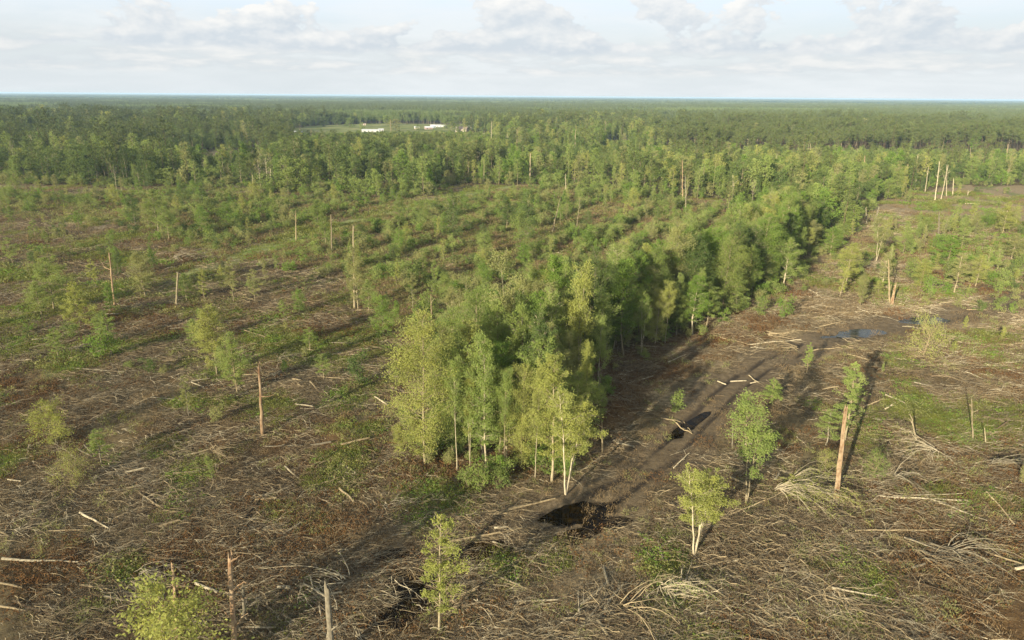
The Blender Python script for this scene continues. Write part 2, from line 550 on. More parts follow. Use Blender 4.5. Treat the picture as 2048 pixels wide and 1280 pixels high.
def tubes(P, R, k=4, cap=True):
    """P (B,n,3) centre lines, R (B,n) radii -> verts, quad faces, tri caps"""
    P = np.asarray(P, float)
    R = np.asarray(R, float)
    Bn, n, _ = P.shape
    T = np.gradient(P, axis=1)
    T /= np.linalg.norm(T, axis=2, keepdims=True) + 1e-9
    up = np.where(np.abs(T[..., 2:3]) > 0.9, np.array([1.0, 0, 0]), np.array([0, 0, 1.0]))
    U = np.cross(T, up)
    U /= np.linalg.norm(U, axis=2, keepdims=True) + 1e-9
    V = np.cross(T, U)
    a = np.arange(k) * 2 * math.pi / k
    ring = U[:, :, None, :] * np.cos(a)[None, None, :, None] + V[:, :, None, :] * np.sin(a)[None, None, :, None]
    vs = P[:, :, None, :] + ring * R[:, :, None, None]
    idx = np.arange(Bn * n * k).reshape(Bn, n, k)
    q = np.stack([idx[:, :-1], np.roll(idx, -1, 2)[:, :-1], np.roll(idx, -1, 2)[:, 1:], idx[:, 1:]], -1).reshape(-1, 4)
    return vs.reshape(-1, 3), q


def end_caps(P, R, k, rng, jag=0.0):
    """two cap fans for one tube; jagged tip if jag"""
    vs, q = tubes(P[None], R[None], k)
    n = len(P)
    if jag:
        vs[-k:] += (P[-1] - P[-2]) / np.linalg.norm(P[-1] - P[-2]) * rng.uniform(0, jag, k)[:, None]
    c0, c1 = len(vs), len(vs) + 1
    vs = np.vstack([vs, P[0], P[-1]])
    t = []
    for i in range(k):
        j = (i + 1) % k
        t.append((c0, j, i))
        t.append((c1, (n - 1) * k + i, (n - 1) * k + j))
    return vs, q, np.array(t)


def leaves(C, A, ln, wd, rng, up=0.5, O=None):
    """rhombic leaves at C with axis A"""
    n = len(C)
    A = A + rng.normal(0, 0.55, (n, 3))
    A /= np.linalg.norm(A, axis=1, keepdims=True) + 1e-9
    Nn = rng.normal(0, 1, (n, 3)) + np.array([0, 0, up])
    if O is not None:
        Nn = Nn * 0.75 + O
    Bv = np.cross(A, Nn)
    Bv /= np.linalg.norm(Bv, axis=1, keepdims=True) + 1e-9
    ln = ln * rng.uniform(0.6, 1.35, (n, 1))
    wd = wd * rng.uniform(0.6, 1.35, (n, 1))
    v = np.stack([C - A * ln / 2, C + Bv * wd / 2, C + A * ln / 2, C - Bv * wd / 2], 1).reshape(-1, 3)
    return v, np.arange(n * 4).reshape(n, 4)


PROFILE = {
    'round': lambda t: np.sqrt(np.clip(1 - (2 * t - 0.95) ** 2 * 0.92, 0.03, 1)),
    'cone': lambda t: (1.02 - t) ** 0.8 * np.clip(t * 6 + 0.35, 0, 1),
    'vase': lambda t: (0.35 + 0.9 * t) * np.sqrt(np.clip(1.12 - t, 0, 1)) * 1.5,
    'column': lambda t: 0.75 + 0.25 * np.sin(t * 9) - 0.4 * t ** 4,
    'egg': lambda t: np.sin(np.clip(t * 0.80 + 0.13, 0.01, 0.95) * math.pi) ** 0.7,
}


def tree_proto(seed, H, R, h0, nb, nl, ll, lw, prof='round', e0=20, e1=60, droop=0.15, stems=1, spread=0.10, tr=0.016, sub=4, sig=0.30,
               mat_l='mid', mat_b='pale', gaps=0.5, trunk_leaf=0.0, k=5, twigs=True, curve=0.035, kinked=False):
    """one tree; returns dict with trunk, crown and joined meshes"""
    rng = np.random.default_rng(seed)
    T, Cn = MB(), MB()
    segs = 9
    lcs, las = [], []
    for s in range(stems):
        f = 1.0 if s == 0 else rng.uniform(0.7, 0.97)
        z = np.linspace(0, 1, segs) * H * f
        az = rng.uniform(0, 6.28)
        lean = (0 if stems == 1 else spread) * H
        wob = np.cumsum(rng.normal(0, curve * H / segs * (2.2 if kinked else 1), (segs, 2)), 0)
        wob -= wob[0]
        tt = z / H
        P = np.stack([wob[:, 0] + math.cos(az) * lean * tt, wob[:, 1] + math.sin(az) * lean * tt, z], 1)
        rb = 0.55 * tr * H * (1 if stems == 1 else 0.6)
        Rr = rb * (1 - 0.86 * np.linspace(0, 1, segs) ** 0.9) + 0.004 * H * 0.3
        Rr[0] *= 1.15
        v, q = tubes(P[None], Rr[None], k)
        T.add(v, q)
        m = max(3, int(nb / stems))
        ts = h0 + (1 - h0) * (np.arange(m) + rng.uniform(0, 1, m)) / m
        ts = np.clip(ts, 0, 0.995)
        org = np.stack([np.interp(ts * segs, np.arange(segs) * segs / (segs - 1), P[:, i]) for i in range(3)], 1)
        az = np.arange(m) * 2.4 + rng.uniform(-0.5, 0.5, m) + s
        tn = (ts - h0) / (1 - h0 + 1e-6)
        Lb = R * PROFILE[prof](tn) * rng.uniform(0.65, 1.2, m)
        el = np.radians(e0 + (e1 - e0) * tn + rng.normal(0, 9, m))
        D = np.stack([np.cos(az) * np.cos(el), np.sin(az) * np.cos(el), np.sin(el)], 1)
        sp = np.linspace(0, 1, 5)
        Bp = org[:, None, :] + D[:, None, :] * (Lb[:, None] * sp)[..., None]
        Bp[:, :, 2] -= droop * Lb[:, None] * sp ** 2
        Bp[:, 1:] += np.cumsum(rng.normal(0, 0.035, (m, 4, 3)), 1) * Lb[:, None, None]
        br = (0.30 if H > 12 else 0.45) * np.interp(ts * H * f, z, Rr)[:, None] * (1.05 - sp)[None] + 0.006
        v, q = tubes(Bp, br, 3)
        T.add(v, q)
        if twigs and sub:
            S0 = rng.uniform(0.25, 1.0, (m, sub))
            i0 = np.minimum((S0 * 4).astype(int), 3)
            fr = S0 * 4 - i0
            mi = np.arange(m)[:, None]
            O = Bp[mi, i0] * (1 - fr)[..., None] + Bp[mi, i0 + 1] * fr[..., None]
            Dt = D[:, None, :] + rng.normal(0, 0.55, (m, sub, 3))
            Dt /= np.linalg.norm(Dt, axis=2, keepdims=True)
            Lt = Lb[:, None] * rng.uniform(0.22, 0.5, (m, sub))
            O, Dt, Lt = O.reshape(-1, 3), Dt.reshape(-1, 3), Lt.reshape(-1)
            s3 = np.linspace(0, 1, 3)
            Tp = O[:, None] + Dt[:, None] * (Lt[:, None] * s3)[..., None]
            Tp[:, :, 2] -= droop * 0.8 * Lt[:, None] * s3 ** 2
            v, q = tubes(Tp, np.full((len(O), 3), 0.010) * np.array([1.3, 0.9, 0.4]) * max(1, H / 12), 3)
            T.add(v, q)
            if nl:
                w = Lt ** 1.3 * rng.uniform(0, 1, len(Lt)) ** (gaps * 3)
                w[rng.uniform(0, 1, len(w)) < gaps * 0.35] = 0
                w /= w.sum()
                n = int(nl * (1 - trunk_leaf) / stems)
                pick = rng.choice(len(O), n, p=w)
                st = rng.uniform(0.1, 1.15, n)
                c = O[pick] + Dt[pick] * (Lt[pick] * st)[:, None]
                c[:, 2] -= droop * 0.8 * Lt[pick] * st ** 2
                c += rng.normal(0, 1, (n, 3)) * (sig * Lt[pick])[:, None] * np.array([1, 1, 0.75])
                lcs.append(c)
                las.append(Dt[pick] + np.array([0, 0, -droop]))
        if trunk_leaf and nl:
            n = int(nl * trunk_leaf / stems)
            tz = rng.uniform(0.02, 1.0, n) ** 0.9
            rr = R * 0.42 * (0.5 + vn(tz * 40, np.full(n, float(seed)), 3.0, seed)) * rng.uniform(0, 1, n) ** 0.5
            aa = rng.uniform(0, 6.28, n)
            c = np.stack([np.interp(tz, tt, P[:, 0]) + rr * np.cos(aa), np.interp(tz, tt, P[:, 1]) + rr * np.sin(aa), tz * H * f], 1)
            lcs.append(c)
            las.append(np.stack([np.cos(aa), np.sin(aa), np.full(n, -0.4)], 1))
    if lcs:
        C = np.concatenate(lcs)
        A = np.concatenate(las)
        C[:, 2] = np.maximum(C[:, 2], 0.1)
        O = (C - np.array([0, 0, H * (0.35 + 0.3 * h0)])) / np.array([R, R, H * 0.45])
        O /= np.linalg.norm(O, axis=1, keepdims=True) + 0.25
        v, q = leaves(C, A, ll, lw, rng, 0.3, O * 1.1)
        Cn.add(v, q)
    d = {'H': H, 'R': R}
    d['trunk'] = T.mesh('trunk', [B[mat_b]], True)
    d['crown'] = Cn.mesh('crown', [L[mat_l]]) if lcs else None
    J = MB()
    for v, f in zip(T.v, T.f):
        J.v.append(v); J.f.append(f); J.m.append(np.zeros(len(f), np.int32))
    off = T.n
    for v, f in zip(Cn.v, Cn.f):
        J.v.append(v); J.f.append(f + off); J.m.append(np.ones(len(f), np.int32))
    J.n = T.n + Cn.n
    d['joined'] = J.mesh('tree', [B[mat_b], L[mat_l]])
    return d


# ------------------------------------------------------------------ object helpers
def tag(o, label=None, cat=None, group=None, kind=None):
    if label: o['label'] = label
    if cat: o['category'] = cat
    if group: o['group'] = group
    if kind: o['kind'] = kind
    return o


def link(name, me, parent=None):
    o = bpy.data.objects.new(name, me)
    COL.objects.link(o)
    if parent is not None:
        o.parent = parent
    return o


def set_slot(o, i, mat):
    o.material_slots[i].link = 'OBJECT'
    o.material_slots[i].material = mat


def place(p, name, label, cat, group, x, y, h, w=1.0, rz=0.0, leaf=None, bark=None, parts=True, lean=(0, 0), sink=0.05, crown_name='crown', trunk_name='trunk'):
    s = h / p['H']
    z = z1(x, y) - sink
    if parts and p['crown'] is not None:
        r = bpy.data.objects.new(name, None)
        COL.objects.link(r)
        r.empty_display_size = 0.3
        t = link(trunk_name, p['trunk'], r)
        c = link(crown_name, p['crown'], r)
        if leaf: set_slot(c, 0, L[leaf])
        if bark: set_slot(t, 0, B[bark])
    else:
        r = link(name, p['joined'])
        if bark: set_slot(r, 0, B[bark])
        if leaf: set_slot(r, 1, L[leaf])
    r.location = (x, y, z)
    r.rotation_euler = (lean[0], lean[1], rz)
    r.scale = (s * w, s * w, s)
    tag(r, label, cat, group)
    return r


LAND = []                                   # named landmarks for the labels


def landmark(u, v, phrase):
    x, y = gp(u, v)
    LAND.append((float(x), float(y), u, v, phrase))


for a in [(525, 868, 'the tall hooked reddish snag'), (1672, 995, 'the tallest red-brown snag'), (230, 612, 'the long-armed snag'),
          (352, 610, 'the short pale snag'), (708, 612, 'the tallest pale snag'), (1160, 1022, 'the big black puddle'), (838, 1178, 'the black pool'),
          (962, 1101, 'the small black puddle'), (1725, 664, 'the larger grey puddle'), (1848, 638, 'the farther grey puddle'),
          (878, 1230, 'the thin tree by the pool'), (1385, 1115, 'the four-stemmed tree'), (1500, 1000, 'the full tree by the track'),
          (1130, 985, 'the tree strip tip'), (845, 925, 'the massive leafy tree'), (435, 745, 'the lone feathery trees'),
          (1384, 842, 'the long black rut'), (1620, 1020, 'the toppled treetop'), (1195, 1180, 'the fan-shaped brush pile'), (100, 880, 'the round pale bush'),
          (160, 650, 'the cone-shaped light tree'), (1845, 710, 'the wide spreading bush'), (1712, 1150, 'the wide moss patch'), (690, 930, 'the bright weed patch'),
          (463, 1280, 'the ridged twiggy snag'), (765, 665, 'the dense bush tree'), (1240, 720, 'the strip right edge'),
          (1460, 625, 'the strip far end'), (1780, 605, 'the splintered stump'), (1890, 530, 'the bright right-hand tree'),
          (650, 460, 'the grassy path'), (860, 400, 'the path far end'), (400, 545, 'the path near end'), (905, 470, 'the dark dense tree'),
          (1300, 470, 'the regrowth middle'), (60, 450, 'the far left clearing'), (1850, 440, 'the far right clearing'), (1522, 385, 'the red wood-edge snag'),
          (925, 263, 'the beige gabled house'), (742, 264, 'the white trailer home'), (597, 266, 'the left field shed'), (1340, 237, 'the far white barn'), (982, 330, 'the tall crooked snag'),
          (1060, 367, 'the straight path-end snag'), (1365, 402, 'the reddish wood-edge snag'), (1875, 395, 'the bleached snag cluster'), (404, 322, 'the lone gap snag'), (1221, 279, 'the blue-grey cottage'),
          (1496, 310, 'the pole before the pines'), (1621, 325, 'the snag below the pines'), (1727, 365, 'the straight pine snag'), (1941, 350, 'the paired pale snags'), (288, 290, 'the high pale snag'),
          (2012, 345, 'the leaning border snag'), (198, 310, 'the brownish left snag'), (60, 300, 'the far left dark woods'), (470, 312, 'the small bare gap'), (293, 372, 'the left wood-edge trunk'), (668, 311, 'the two bleached stubs'), (1150, 310, 'the centre pale trunk'),
          (1832, 368, 'the bleached lone snag'), (60, 378, 'the far left wood corner'), (1680, 290, 'the bent snag'), (1860, 290, 'the right pine rows'), (1420, 290, 'the left pine rows')]:
    landmark(*a)


def where(x, y):
    """relation of a ground point to the nearest landmark, as seen from the camera"""
    best = min(LAND, key=lambda l: math.hypot(x - l[0], y - l[1]))
    d = math.hypot(x - best[0], y - best[1])
    u, v = proj(x, y)
    D = math.hypot(x, y)
    if d < 0.022 * D:
        return 'close beside ' + best[4]
    du, dy = u - best[2], y - best[1]
    far = 'far ' if d > 0.16 * D else ('just ' if d < 0.06 * D else '')
    lat = (x - best[0])
    if abs(lat) > 2.2 * abs(dy):
        return far + ('right of ' if lat > 0 else 'left of ') + best[4]
    if abs(dy) > 2.2 * abs(lat):
        return far + ('behind ' if dy > 0 else 'in front of ') + best[4]
    return far + ('behind and ' if dy > 0 else 'in front and ') + ('right of ' if lat > 0 else 'left of ') + best[4]


# ------------------------------------------------------------------ ground, water, haze
def build_ground():
    nr, nc = 470, 380
    j = np.arange(nr)
    # rows: a stretch behind the camera, then a geometric growth to the horizon
    Yr = np.concatenate([np.linspace(-400, 15, 12), 15 + (np.exp(np.linspace(0, 1, nr - 12) ** 1.25 * math.log(26000 / 30.0)) - 1) * 30.0][:2])
    Yr = np.maximum.accumulate(Yr) + j * 1e-4
    t = np.linspace(-1, 1, nc)
    half = np.where(Yr < 0, 420, 75 + np.abs(Yr) * 1.05 + np.clip(-(Yr - 60), 0, 400) * 0.8)
    X = t[None, :] * half[:, None]
    Y = np.repeat(Yr[:, None], nc, 1)
    x, y = X.ravel(), Y.ravel()
    z = zg(x, y)
    idx = np.arange(nr * nc).reshape(nr, nc)
    F = np.stack([idx[:-1, :-1], idx[:-1, 1:], idx[1:, 1:], idx[1:, :-1]], -1).reshape(-1, 4)
    mb = MB()
    mb.add(np.stack([x, y, z], 1), F)
    me = mb.mesh('ground', [ground_mat()], True)
    wx, wy = x + (fbm(x, y, 20, 61) - 0.5) * 14, y + (fbm(x, y, 20, 62) - 0.5) * 14
    wood = in_woods(wx, wy)
    strip = inside(STRIP, wx, wy)
    reg = inside(REGROW, wx, wy)
    fld = inside(FIELD, x, y) | inside(FIELD2, x, y)
    wx2, wy2 = x + (fbm(x, y, 40, 3) - 0.5) * 75, y + (fbm(x, y, 40, 4) - 0.5) * 75
    reg = np.where(x < 60, inside(REGROW, wx2, wy2), reg)
    g = green_mask(x, y)
    g = np.where(wood & ~fld, 0.35, g)
    g = np.where(reg, np.maximum(g, fbm(x, y, 12, 63) * 0.62), g)
    g = np.where(fld, 0.95, g)
    tr = track_mask(x, y)
    rust = np.clip((fbm(x, y, 26, 71) - 0.52) * 4, 0, 1)
    re = poly([(1180, 820), (1240, 750), (1330, 720), (1420, 690), (1500, 640), (1560, 600)])
    rust = np.maximum(rust, np.clip(1.5 - dist_line(re, x, y) / 7, 0, 1))
    rc = poly([(560, 870), (520, 890)])
    rust = np.maximum(rust, np.clip(1.6 - dist_line(rc, x, y) / 9, 0, 1))
    rr = poly([(1900, 1150), (2040, 1200)])
    rust = np.maximum(rust, np.clip(1.6 - dist_line(rr, x, y) / 9, 0, 1))
    rust = np.where(wood | reg, rust * 0.3, rust)
    dry = np.where(reg & ~strip, 0.42 + fbm(x, y, 15, 75) * 0.55, np.clip((fbm(x, y, 30, 76) - 0.5) * 2.4 + 0.42 * np.clip((y - 85) / 50, 0, 1) + 0.5 * np.clip((x - 30) / 25, 0, 1) * np.clip((y - 80) / 40, 0, 1), 0, 1) * 0.85)
    rt = poly([(1760, 430), (1860, 415), (2060, 400)])
    dry = np.maximum(dry, np.clip(1.6 - dist_line(rt, x, y) / 40, 0, 1))
    dry = np.maximum(dry, np.clip(1.7 - np.minimum(dist_line(PATH2, x, y), dist_line(PATH3, x, y)) / 4.0, 0, 1))
    dry = np.where(wood | strip, 0.1, dry)
    dry = np.where(inside(BARE, x, y) | inside(RCL, wx, wy), 1, dry)
    a = me.color_attributes.new('zone', 'FLOAT_COLOR', 'POINT')
    a.data.foreach_set('color', np.stack([g, tr, rust, dry], 1).astype(np.float32).ravel())
    pth = np.clip(1.5 - dist_line(PATH, x, y) / (3.0 + 1.5 * vn(x, y, 9, 3)), 0, 1)
    a2 = me.attributes.new('path', 'FLOAT', 'POINT')
    a2.data.foreach_set('value', pth.astype(np.float32))
    dl = dist_line(np.vstack([TRACK_L[2:], TRACK]), x, y) + (fbm(x, y, 5, 58) - 0.5) * 0.7
    rut = (np.exp(-((dl - 1.4) / 0.55) ** 2) + 0.5 * np.exp(-((dl - 3.9) / 0.5) ** 2)) * np.clip(fbm(x, y, 9, 59) * 3 - 0.7, 0, 1)
    a3 = me.attributes.new('rut', 'FLOAT', 'POINT')
    a3.data.foreach_set('value', rut.astype(np.float32))
    tag(link('ground', me), kind='structure')


build_ground()


def build_meadow(P, name):
    m, N = new_mat('mown_grass')
    geo = N.n('ShaderNodeNewGeometry')
    c = N.ramp(N.noise(geo.outputs['Position'], 0.03, 5, 0.6), [(0.35, (0.12, 0.145, 0.05)), (0.52, (0.20, 0.215, 0.08)), (0.68, (0.30, 0.28, 0.14))])
    b = N.n('ShaderNodeBsdfDiffuse', ins={0: c})
    o = N.n('ShaderNodeOutputMaterial')
    N.t.links.new(b.outputs[0], o.inputs[0])
    c0 = P.mean(0)
    n = len(P)
    v = np.vstack([np.column_stack([P, np.full(n, 0.3)]), [[c0[0], c0[1], 0.3]]])
    mb = MB()
    mb.add(v, np.stack([np.arange(n), (np.arange(n) + 1) % n, np.full(n, n)], 1))
    tag(link(name, mb.mesh(name, [m])), kind='structure')


build_meadow(FIELD, 'meadow')
build_meadow(FIELD2, 'meadow')

WATER = {'black': water_mat('black_bog_water', (0.006, 0.004, 0.002), 0.04), 'grey': water_mat('grey_puddle_water', (0.030, 0.034, 0.032), 0.08)}
for i, (px, py, a, b, an, k) in enumerate(PUD):
    hc = float(rough(np.array([px]), np.array([py]))[0]) - 0.12
    n = 48
    t = np.arange(n) / n * 2 * math.pi
    c, s = math.cos(an), math.sin(an)
    rad = 1.34 + 0.08 * np.sin(3 * t + i) + 0.06 * np.sin(7 * t + 2 * i)
    ex, ey = a * rad * np.cos(t), b * rad * np.sin(t)
    v = np.stack([ex * c - ey * s, ex * s + ey * c, np.zeros(n)], 1)
    v = np.vstack([v * 1.0, [[0, 0, 0]]])
    mb = MB()
    mb.add(v, np.stack([np.arange(n), (np.arange(n) + 1) % n, np.full(n, n)], 1))
    o = link('puddle', mb.mesh('puddle', [WATER[k]]))
    o.location = (px, py, hc - 0.0)
    tag(o, kind='structure')


def build_haze():
    bx = [-29000, 29000, -900, 27500, -2.5, 47.5]
    v = [(bx[i], bx[2 + j], bx[4 + k]) for i in (0, 1) for j in (0, 1) for k in (0, 1)]
    f = [(0, 1, 3, 2), (4, 6, 7, 5), (0, 4, 5, 1), (2, 3, 7, 6), (0, 2, 6, 4), (1, 5, 7, 3)]
    mb = MB()
    mb.add(v, f)
    m, N = new_mat('pale_haze')
    p = N.n('ShaderNodeVolumePrincipled', ins={'Color': (0.58, 0.80, 1.0, 1), 'Density': 0.000085, 'Anisotropy': 0.0})
    o = N.n('ShaderNodeOutputMaterial')
    N.t.links.new(p.outputs[0], o.inputs[1])
    tag(link('haze', mb.mesh('haze', [m])), kind='stuff')


HAZE = True
if HAZE:
    build_haze()

# ------------------------------------------------------------------ tree kinds
K = {}
K['leafy'] = [tree_proto(10 + i, 16, 4.2, 0.06, 84, 25000, 0.18, 0.11, 'egg', 20, 60, 0.22, sub=6, mat_l='light', gaps=0.45, sig=0.32) for i in range(3)]
K['tall'] = [tree_proto(20 + i, 17, 3.0, 0.20, 58, 15000, 0.19, 0.12, 'egg', 30, 66, 0.15, sub=6, mat_l='mid', gaps=0.52, sig=0.30, curve=0.05) for i in range(4)]
K['forked'] = [tree_proto(30 + i, 16, 3.2, 0.50, 26, 6500, 0.24, 0.13, 'vase', 40, 66, 0.05, sub=6, mat_l='light', gaps=0.45, sig=0.36, tr=0.014, curve=0.05, stems=1 + i) for i in range(3)]
K['wispy'] = [tree_proto(40 + i, 11, 2.4, 0.14, 60, 11000, 0.22, 0.07, 'egg', 30, 66, 0.22, sub=6, mat_l='yellow', gaps=0.55, tr=0.015, sig=0.28) for i in range(4)]
K['slender'] = [tree_proto(50 + i, 9, 1.5, 0.20, 40, 4600, 0.17, 0.08, 'egg', 25, 60, 0.15, sub=5, mat_l='yellow', gaps=0.62, tr=0.015, curve=0.06, sig=0.28) for i in range(4)]
K['multi'] = [tree_proto(60 + i, 14, 2.4, 0.44, 64, 15000, 0.18, 0.11, 'egg', 35, 66, 0.15, stems=4, spread=0.16, sub=5, mat_l='yellow', gaps=0.5, curve=0.04, tr=0.018) for i in range(2)]
K['bushy'] = [tree_proto(70 + i, 7, 2.6, 0.03, 40, 5500, 0.20, 0.11, 'egg', 15, 60, 0.2, sub=5, mat_l='fresh', gaps=0.2, tr=0.013, sig=0.42) for i in range(3)]
K['cone'] = [tree_proto(80 + i, 9, 2.4, 0.12, 50, 7000, 0.24, 0.09, 'cone', 8, 40, 0.12, sub=5, mat_l='yellow', gaps=0.35, tr=0.013) for i in range(2)]
K['shrub'] = [tree_proto(90 + i, 2.4, 1.3, 0.02, 16, 900, 0.20, 0.11, 'round', 40, 75, 0.15, stems=4, spread=0.35, sub=4, mat_l='mid', gaps=0.2, tr=0.012, k=3, sig=0.5) for i in range(5)]
K['bare'] = [tree_proto(100 + i, 12, 3.0, 0.45, 20, 0, 0.2, 0.1, 'vase', 35, 62, 0.0, sub=5, tr=0.016, mat_b='white', curve=0.06) for i in range(2)]
K['spread'] = [tree_proto(110 + i, 3.2, 4.2, 0.02, 60, 3000, 0.22, 0.07, 'round', 12, 66, 0.45, sub=5, stems=3, spread=0.25, mat_l='yellow', mat_b='tan', gaps=0.75, tr=0.035, sig=0.22) for i in range(2)]
# simpler ones for the woods
M_ = {}
M_['broad'] = [tree_proto(200 + i, 14, 3.6, 0.12, 34, 1900, 0.60, 0.38, 'egg', 20, 60, 0.15, sub=4, mat_l='woods', mat_b='grey', gaps=0.30, k=4, sig=0.42) for i in range(5)]
M_['ashy'] = [tree_proto(210 + i, 15, 3.0, 0.30, 28, 950, 0.50, 0.28, 'vase', 35, 66, 0.08, sub=4, mat_l='woods', mat_b='pale', gaps=0.45, k=4, sig=0.42) for i in range(4)]
M_['vine'] = [tree_proto(220 + i, 12, 1.9, 0.25, 12, 1100, 0.45, 0.30, 'column', 10, 50, 0.3, sub=3, mat_l='woods', mat_b='grey', gaps=0.4, k=4, trunk_leaf=0.62) for i in range(4)]
M_['pine'] = [tree_proto(230 + i, 19, 3.0, 0.55, 22, 1100, 0.55, 0.22, 'round', 5, 45, 0.0, sub=4, mat_l='pine', mat_b='brown', gaps=0.45, k=4, tr=0.011, sig=0.34) for i in range(4)]
M_['low'] = [tree_proto(240 + i, 6, 2.6, 0.02, 20, 900, 0.50, 0.30, 'round', 25, 65, 0.15, sub=4, mat_l='woods', mat_b='grey', gaps=0.25, k=3, stems=2, spread=0.25, sig=0.45) for i in range(4)]


def grove_proto(seed, pine):
    rng = np.random.default_rng(seed)
    mb = MB()
    n = 26
    pos = rng.uniform(-17, 17, (n, 2))
    for (px, py) in pos:
        h = rng.uniform(13, 21) if pine else rng.uniform(10, 19)
        R = rng.uniform(2.2, 3.4) * (0.85 if pine else 1.25)
        v, q = tubes(np.array([[[px, py, 0], [px + rng.normal(0, .3), py, h * 0.5], [px, py, h * 0.93]]]), np.array([[0.25, 0.2, 0.1]]), 3)
        mb.add(v, q, 0)
        m = 170
        a = rng.normal(0, 1, (m, 3))
        a /= np.linalg.norm(a, axis=1, keepdims=True)
        r = rng.uniform(0.35, 1, (m, 1)) ** 0.5
        ch = h * (0.20 if pine else 0.34)
        c = np.array([px, py, h - ch]) + a * r * np.array([R, R, ch]) * (0.8 + 0.35 * np.sin(a[:, :1] * 5 + px) * np.cos(a[:, 1:2] * 4 + py))
        v, q = leaves(c, a, 1.0, 0.75, rng, 0.3, a)
        mb.add(v, q, 1)
    return mb.mesh('grove', [B['grey'], L['pine' if pine else 'woods']])


PROTO_COUNT = [0]


def scatter(name, protos, pts, rot, scl, idx, kind='stuff', tilt=None, label=None):
    """ONE stuff object: geometry-node instances of loose meshes on points"""
    pc = bpy.data.collections.new(name + '_pieces')
    for i, me in enumerate(protos):
        o = bpy.data.objects.new('%s_piece_%03d' % (name, i), me)
        pc.objects.link(o)
    n = len(pts)
    me = bpy.data.meshes.new(name)
    me.vertices.add(n)
    me.vertices.foreach_set('co', np.asarray(pts, np.float32).ravel())
    tl = np.zeros(n) if tilt is None else tilt
    R3 = np.stack([tl, np.zeros(n), rot], 1)
    a = me.attributes.new('rot3', 'FLOAT_VECTOR', 'POINT')
    a.data.foreach_set('vector', R3.astype(np.float32).ravel())
    scl = np.asarray(scl, float)
    if scl.ndim == 1:
        scl = np.stack([scl] * 3, 1)
    a = me.attributes.new('scl3', 'FLOAT_VECTOR', 'POINT')
    a.data.foreach_set('vector', scl.astype(np.float32).ravel())
    a = me.attributes.new('pick', 'INT', 'POINT')
    a.data.foreach_set('value', np.asarray(idx, np.int32))
    o = link(name, me)
    ng = bpy.data.node_groups.new(name + '_spread', 'GeometryNodeTree')
    ng.interface.new_socket('Geometry', in_out='INPUT', socket_type='NodeSocketGeometry')
    ng.interface.new_socket('Geometry', in_out='OUTPUT', socket_type='NodeSocketGeometry')
    nd, lk = ng.nodes, ng.links
    gi, go = nd.new('NodeGroupInput'), nd.new('NodeGroupOutput')
    ip = nd.new('GeometryNodeInstanceOnPoints')
    ci = nd.new('GeometryNodeCollectionInfo')
    ci.inputs['Collection'].default_value = pc
    ci.inputs['Separate Children'].default_value = True
    ci.inputs['Reset Children'].default_value = True

    def attr(nm, dt):
        x = nd.new('GeometryNodeInputNamedAttribute')
        x.data_type = dt
        x.inputs['Name'].default_value = nm
        return x.outputs['Attribute']
    lk.new(gi.outputs[0], ip.inputs['Points'])
    lk.new(ci.outputs[0], ip.inputs['Instance'])
    ip.inputs['Pick Instance'].default_value = True
    lk.new(attr('pick', 'INT'), ip.inputs['Instance Index'])
    er = nd.new('FunctionNodeEulerToRotation')
    lk.new(attr('rot3', 'FLOAT_VECTOR'), er.inputs[0])
    lk.new(er.outputs[0], ip.inputs['Rotation'])
    lk.new(attr('scl3', 'FLOAT_VECTOR'), ip.inputs['Scale'])
    lk.new(ip.outputs[0], go.inputs[0])
    md = o.modifiers.new('spread', 'NODES')
    md.node_group = ng
    tag(o, label=label, kind=kind)
    return o


# ------------------------------------------------------------------ sight lines that stay open to the fields and houses
OPEN = []
for (ua, ub, vfar, h_) in [(585, 985, 266, 0.0), (1322, 1356, 239, 0.0), (1424, 1440, 238, 0), (345, 545, 322, 0.5), (1205, 1262, 281, 0.0)]:
    xa, ya = gp(ua, vfar)
    xb, yb = gp(ub, vfar)
    OPEN.append((math.atan2(xa, ya), math.atan2(xb, yb), float(math.hypot(xa, ya)), h_))


def max_height(x, y):
    az = np.arctan2(x, y)
    d = np.hypot(x, y)
    m = np.full(np.shape(x), 99.0)
    for (a0, a1, D, h_) in OPEN:
        lim = CAM_H * (1 - d / D) * (0.90 + (0.30 * np.random.default_rng(int(D * 7)).uniform(0, 1, np.shape(x)) ** 3) + h_ * np.random.default_rng(int(D)).uniform(-0.4, 3.0, np.shape(x)))
        m = np.where((az > a0) & (az < a1) & (d < D * 1.0), np.minimum(m, lim), m)
    return m


def jitter_grid(x0, x1, y0, y1, step, rng, jit=0.45):
    xs = np.arange(x0, x1, step)
    ys = np.arange(y0, y1, step)
    X, Y = np.meshgrid(xs, ys)
    X = X.ravel() + rng.uniform(-jit, jit, X.size) * step
    Y = Y.ravel() + rng.uniform(-jit, jit, Y.size) * step
    return X, Y


def in_frame(x, y, h=0.0, m=120):
    u, v = proj(x, y)
    return (u > -m) & (u < W0 + m) & (v < H0 + m * 2) & (y > 5)


R0 = np.random.default_rng(5)
OCC = []                                   # hand placed trunks, kept free


def free(x, y, r):
    return all((x - a) ** 2 + (y - b) ** 2 > (r + c) ** 2 for a, b, c in OCC)


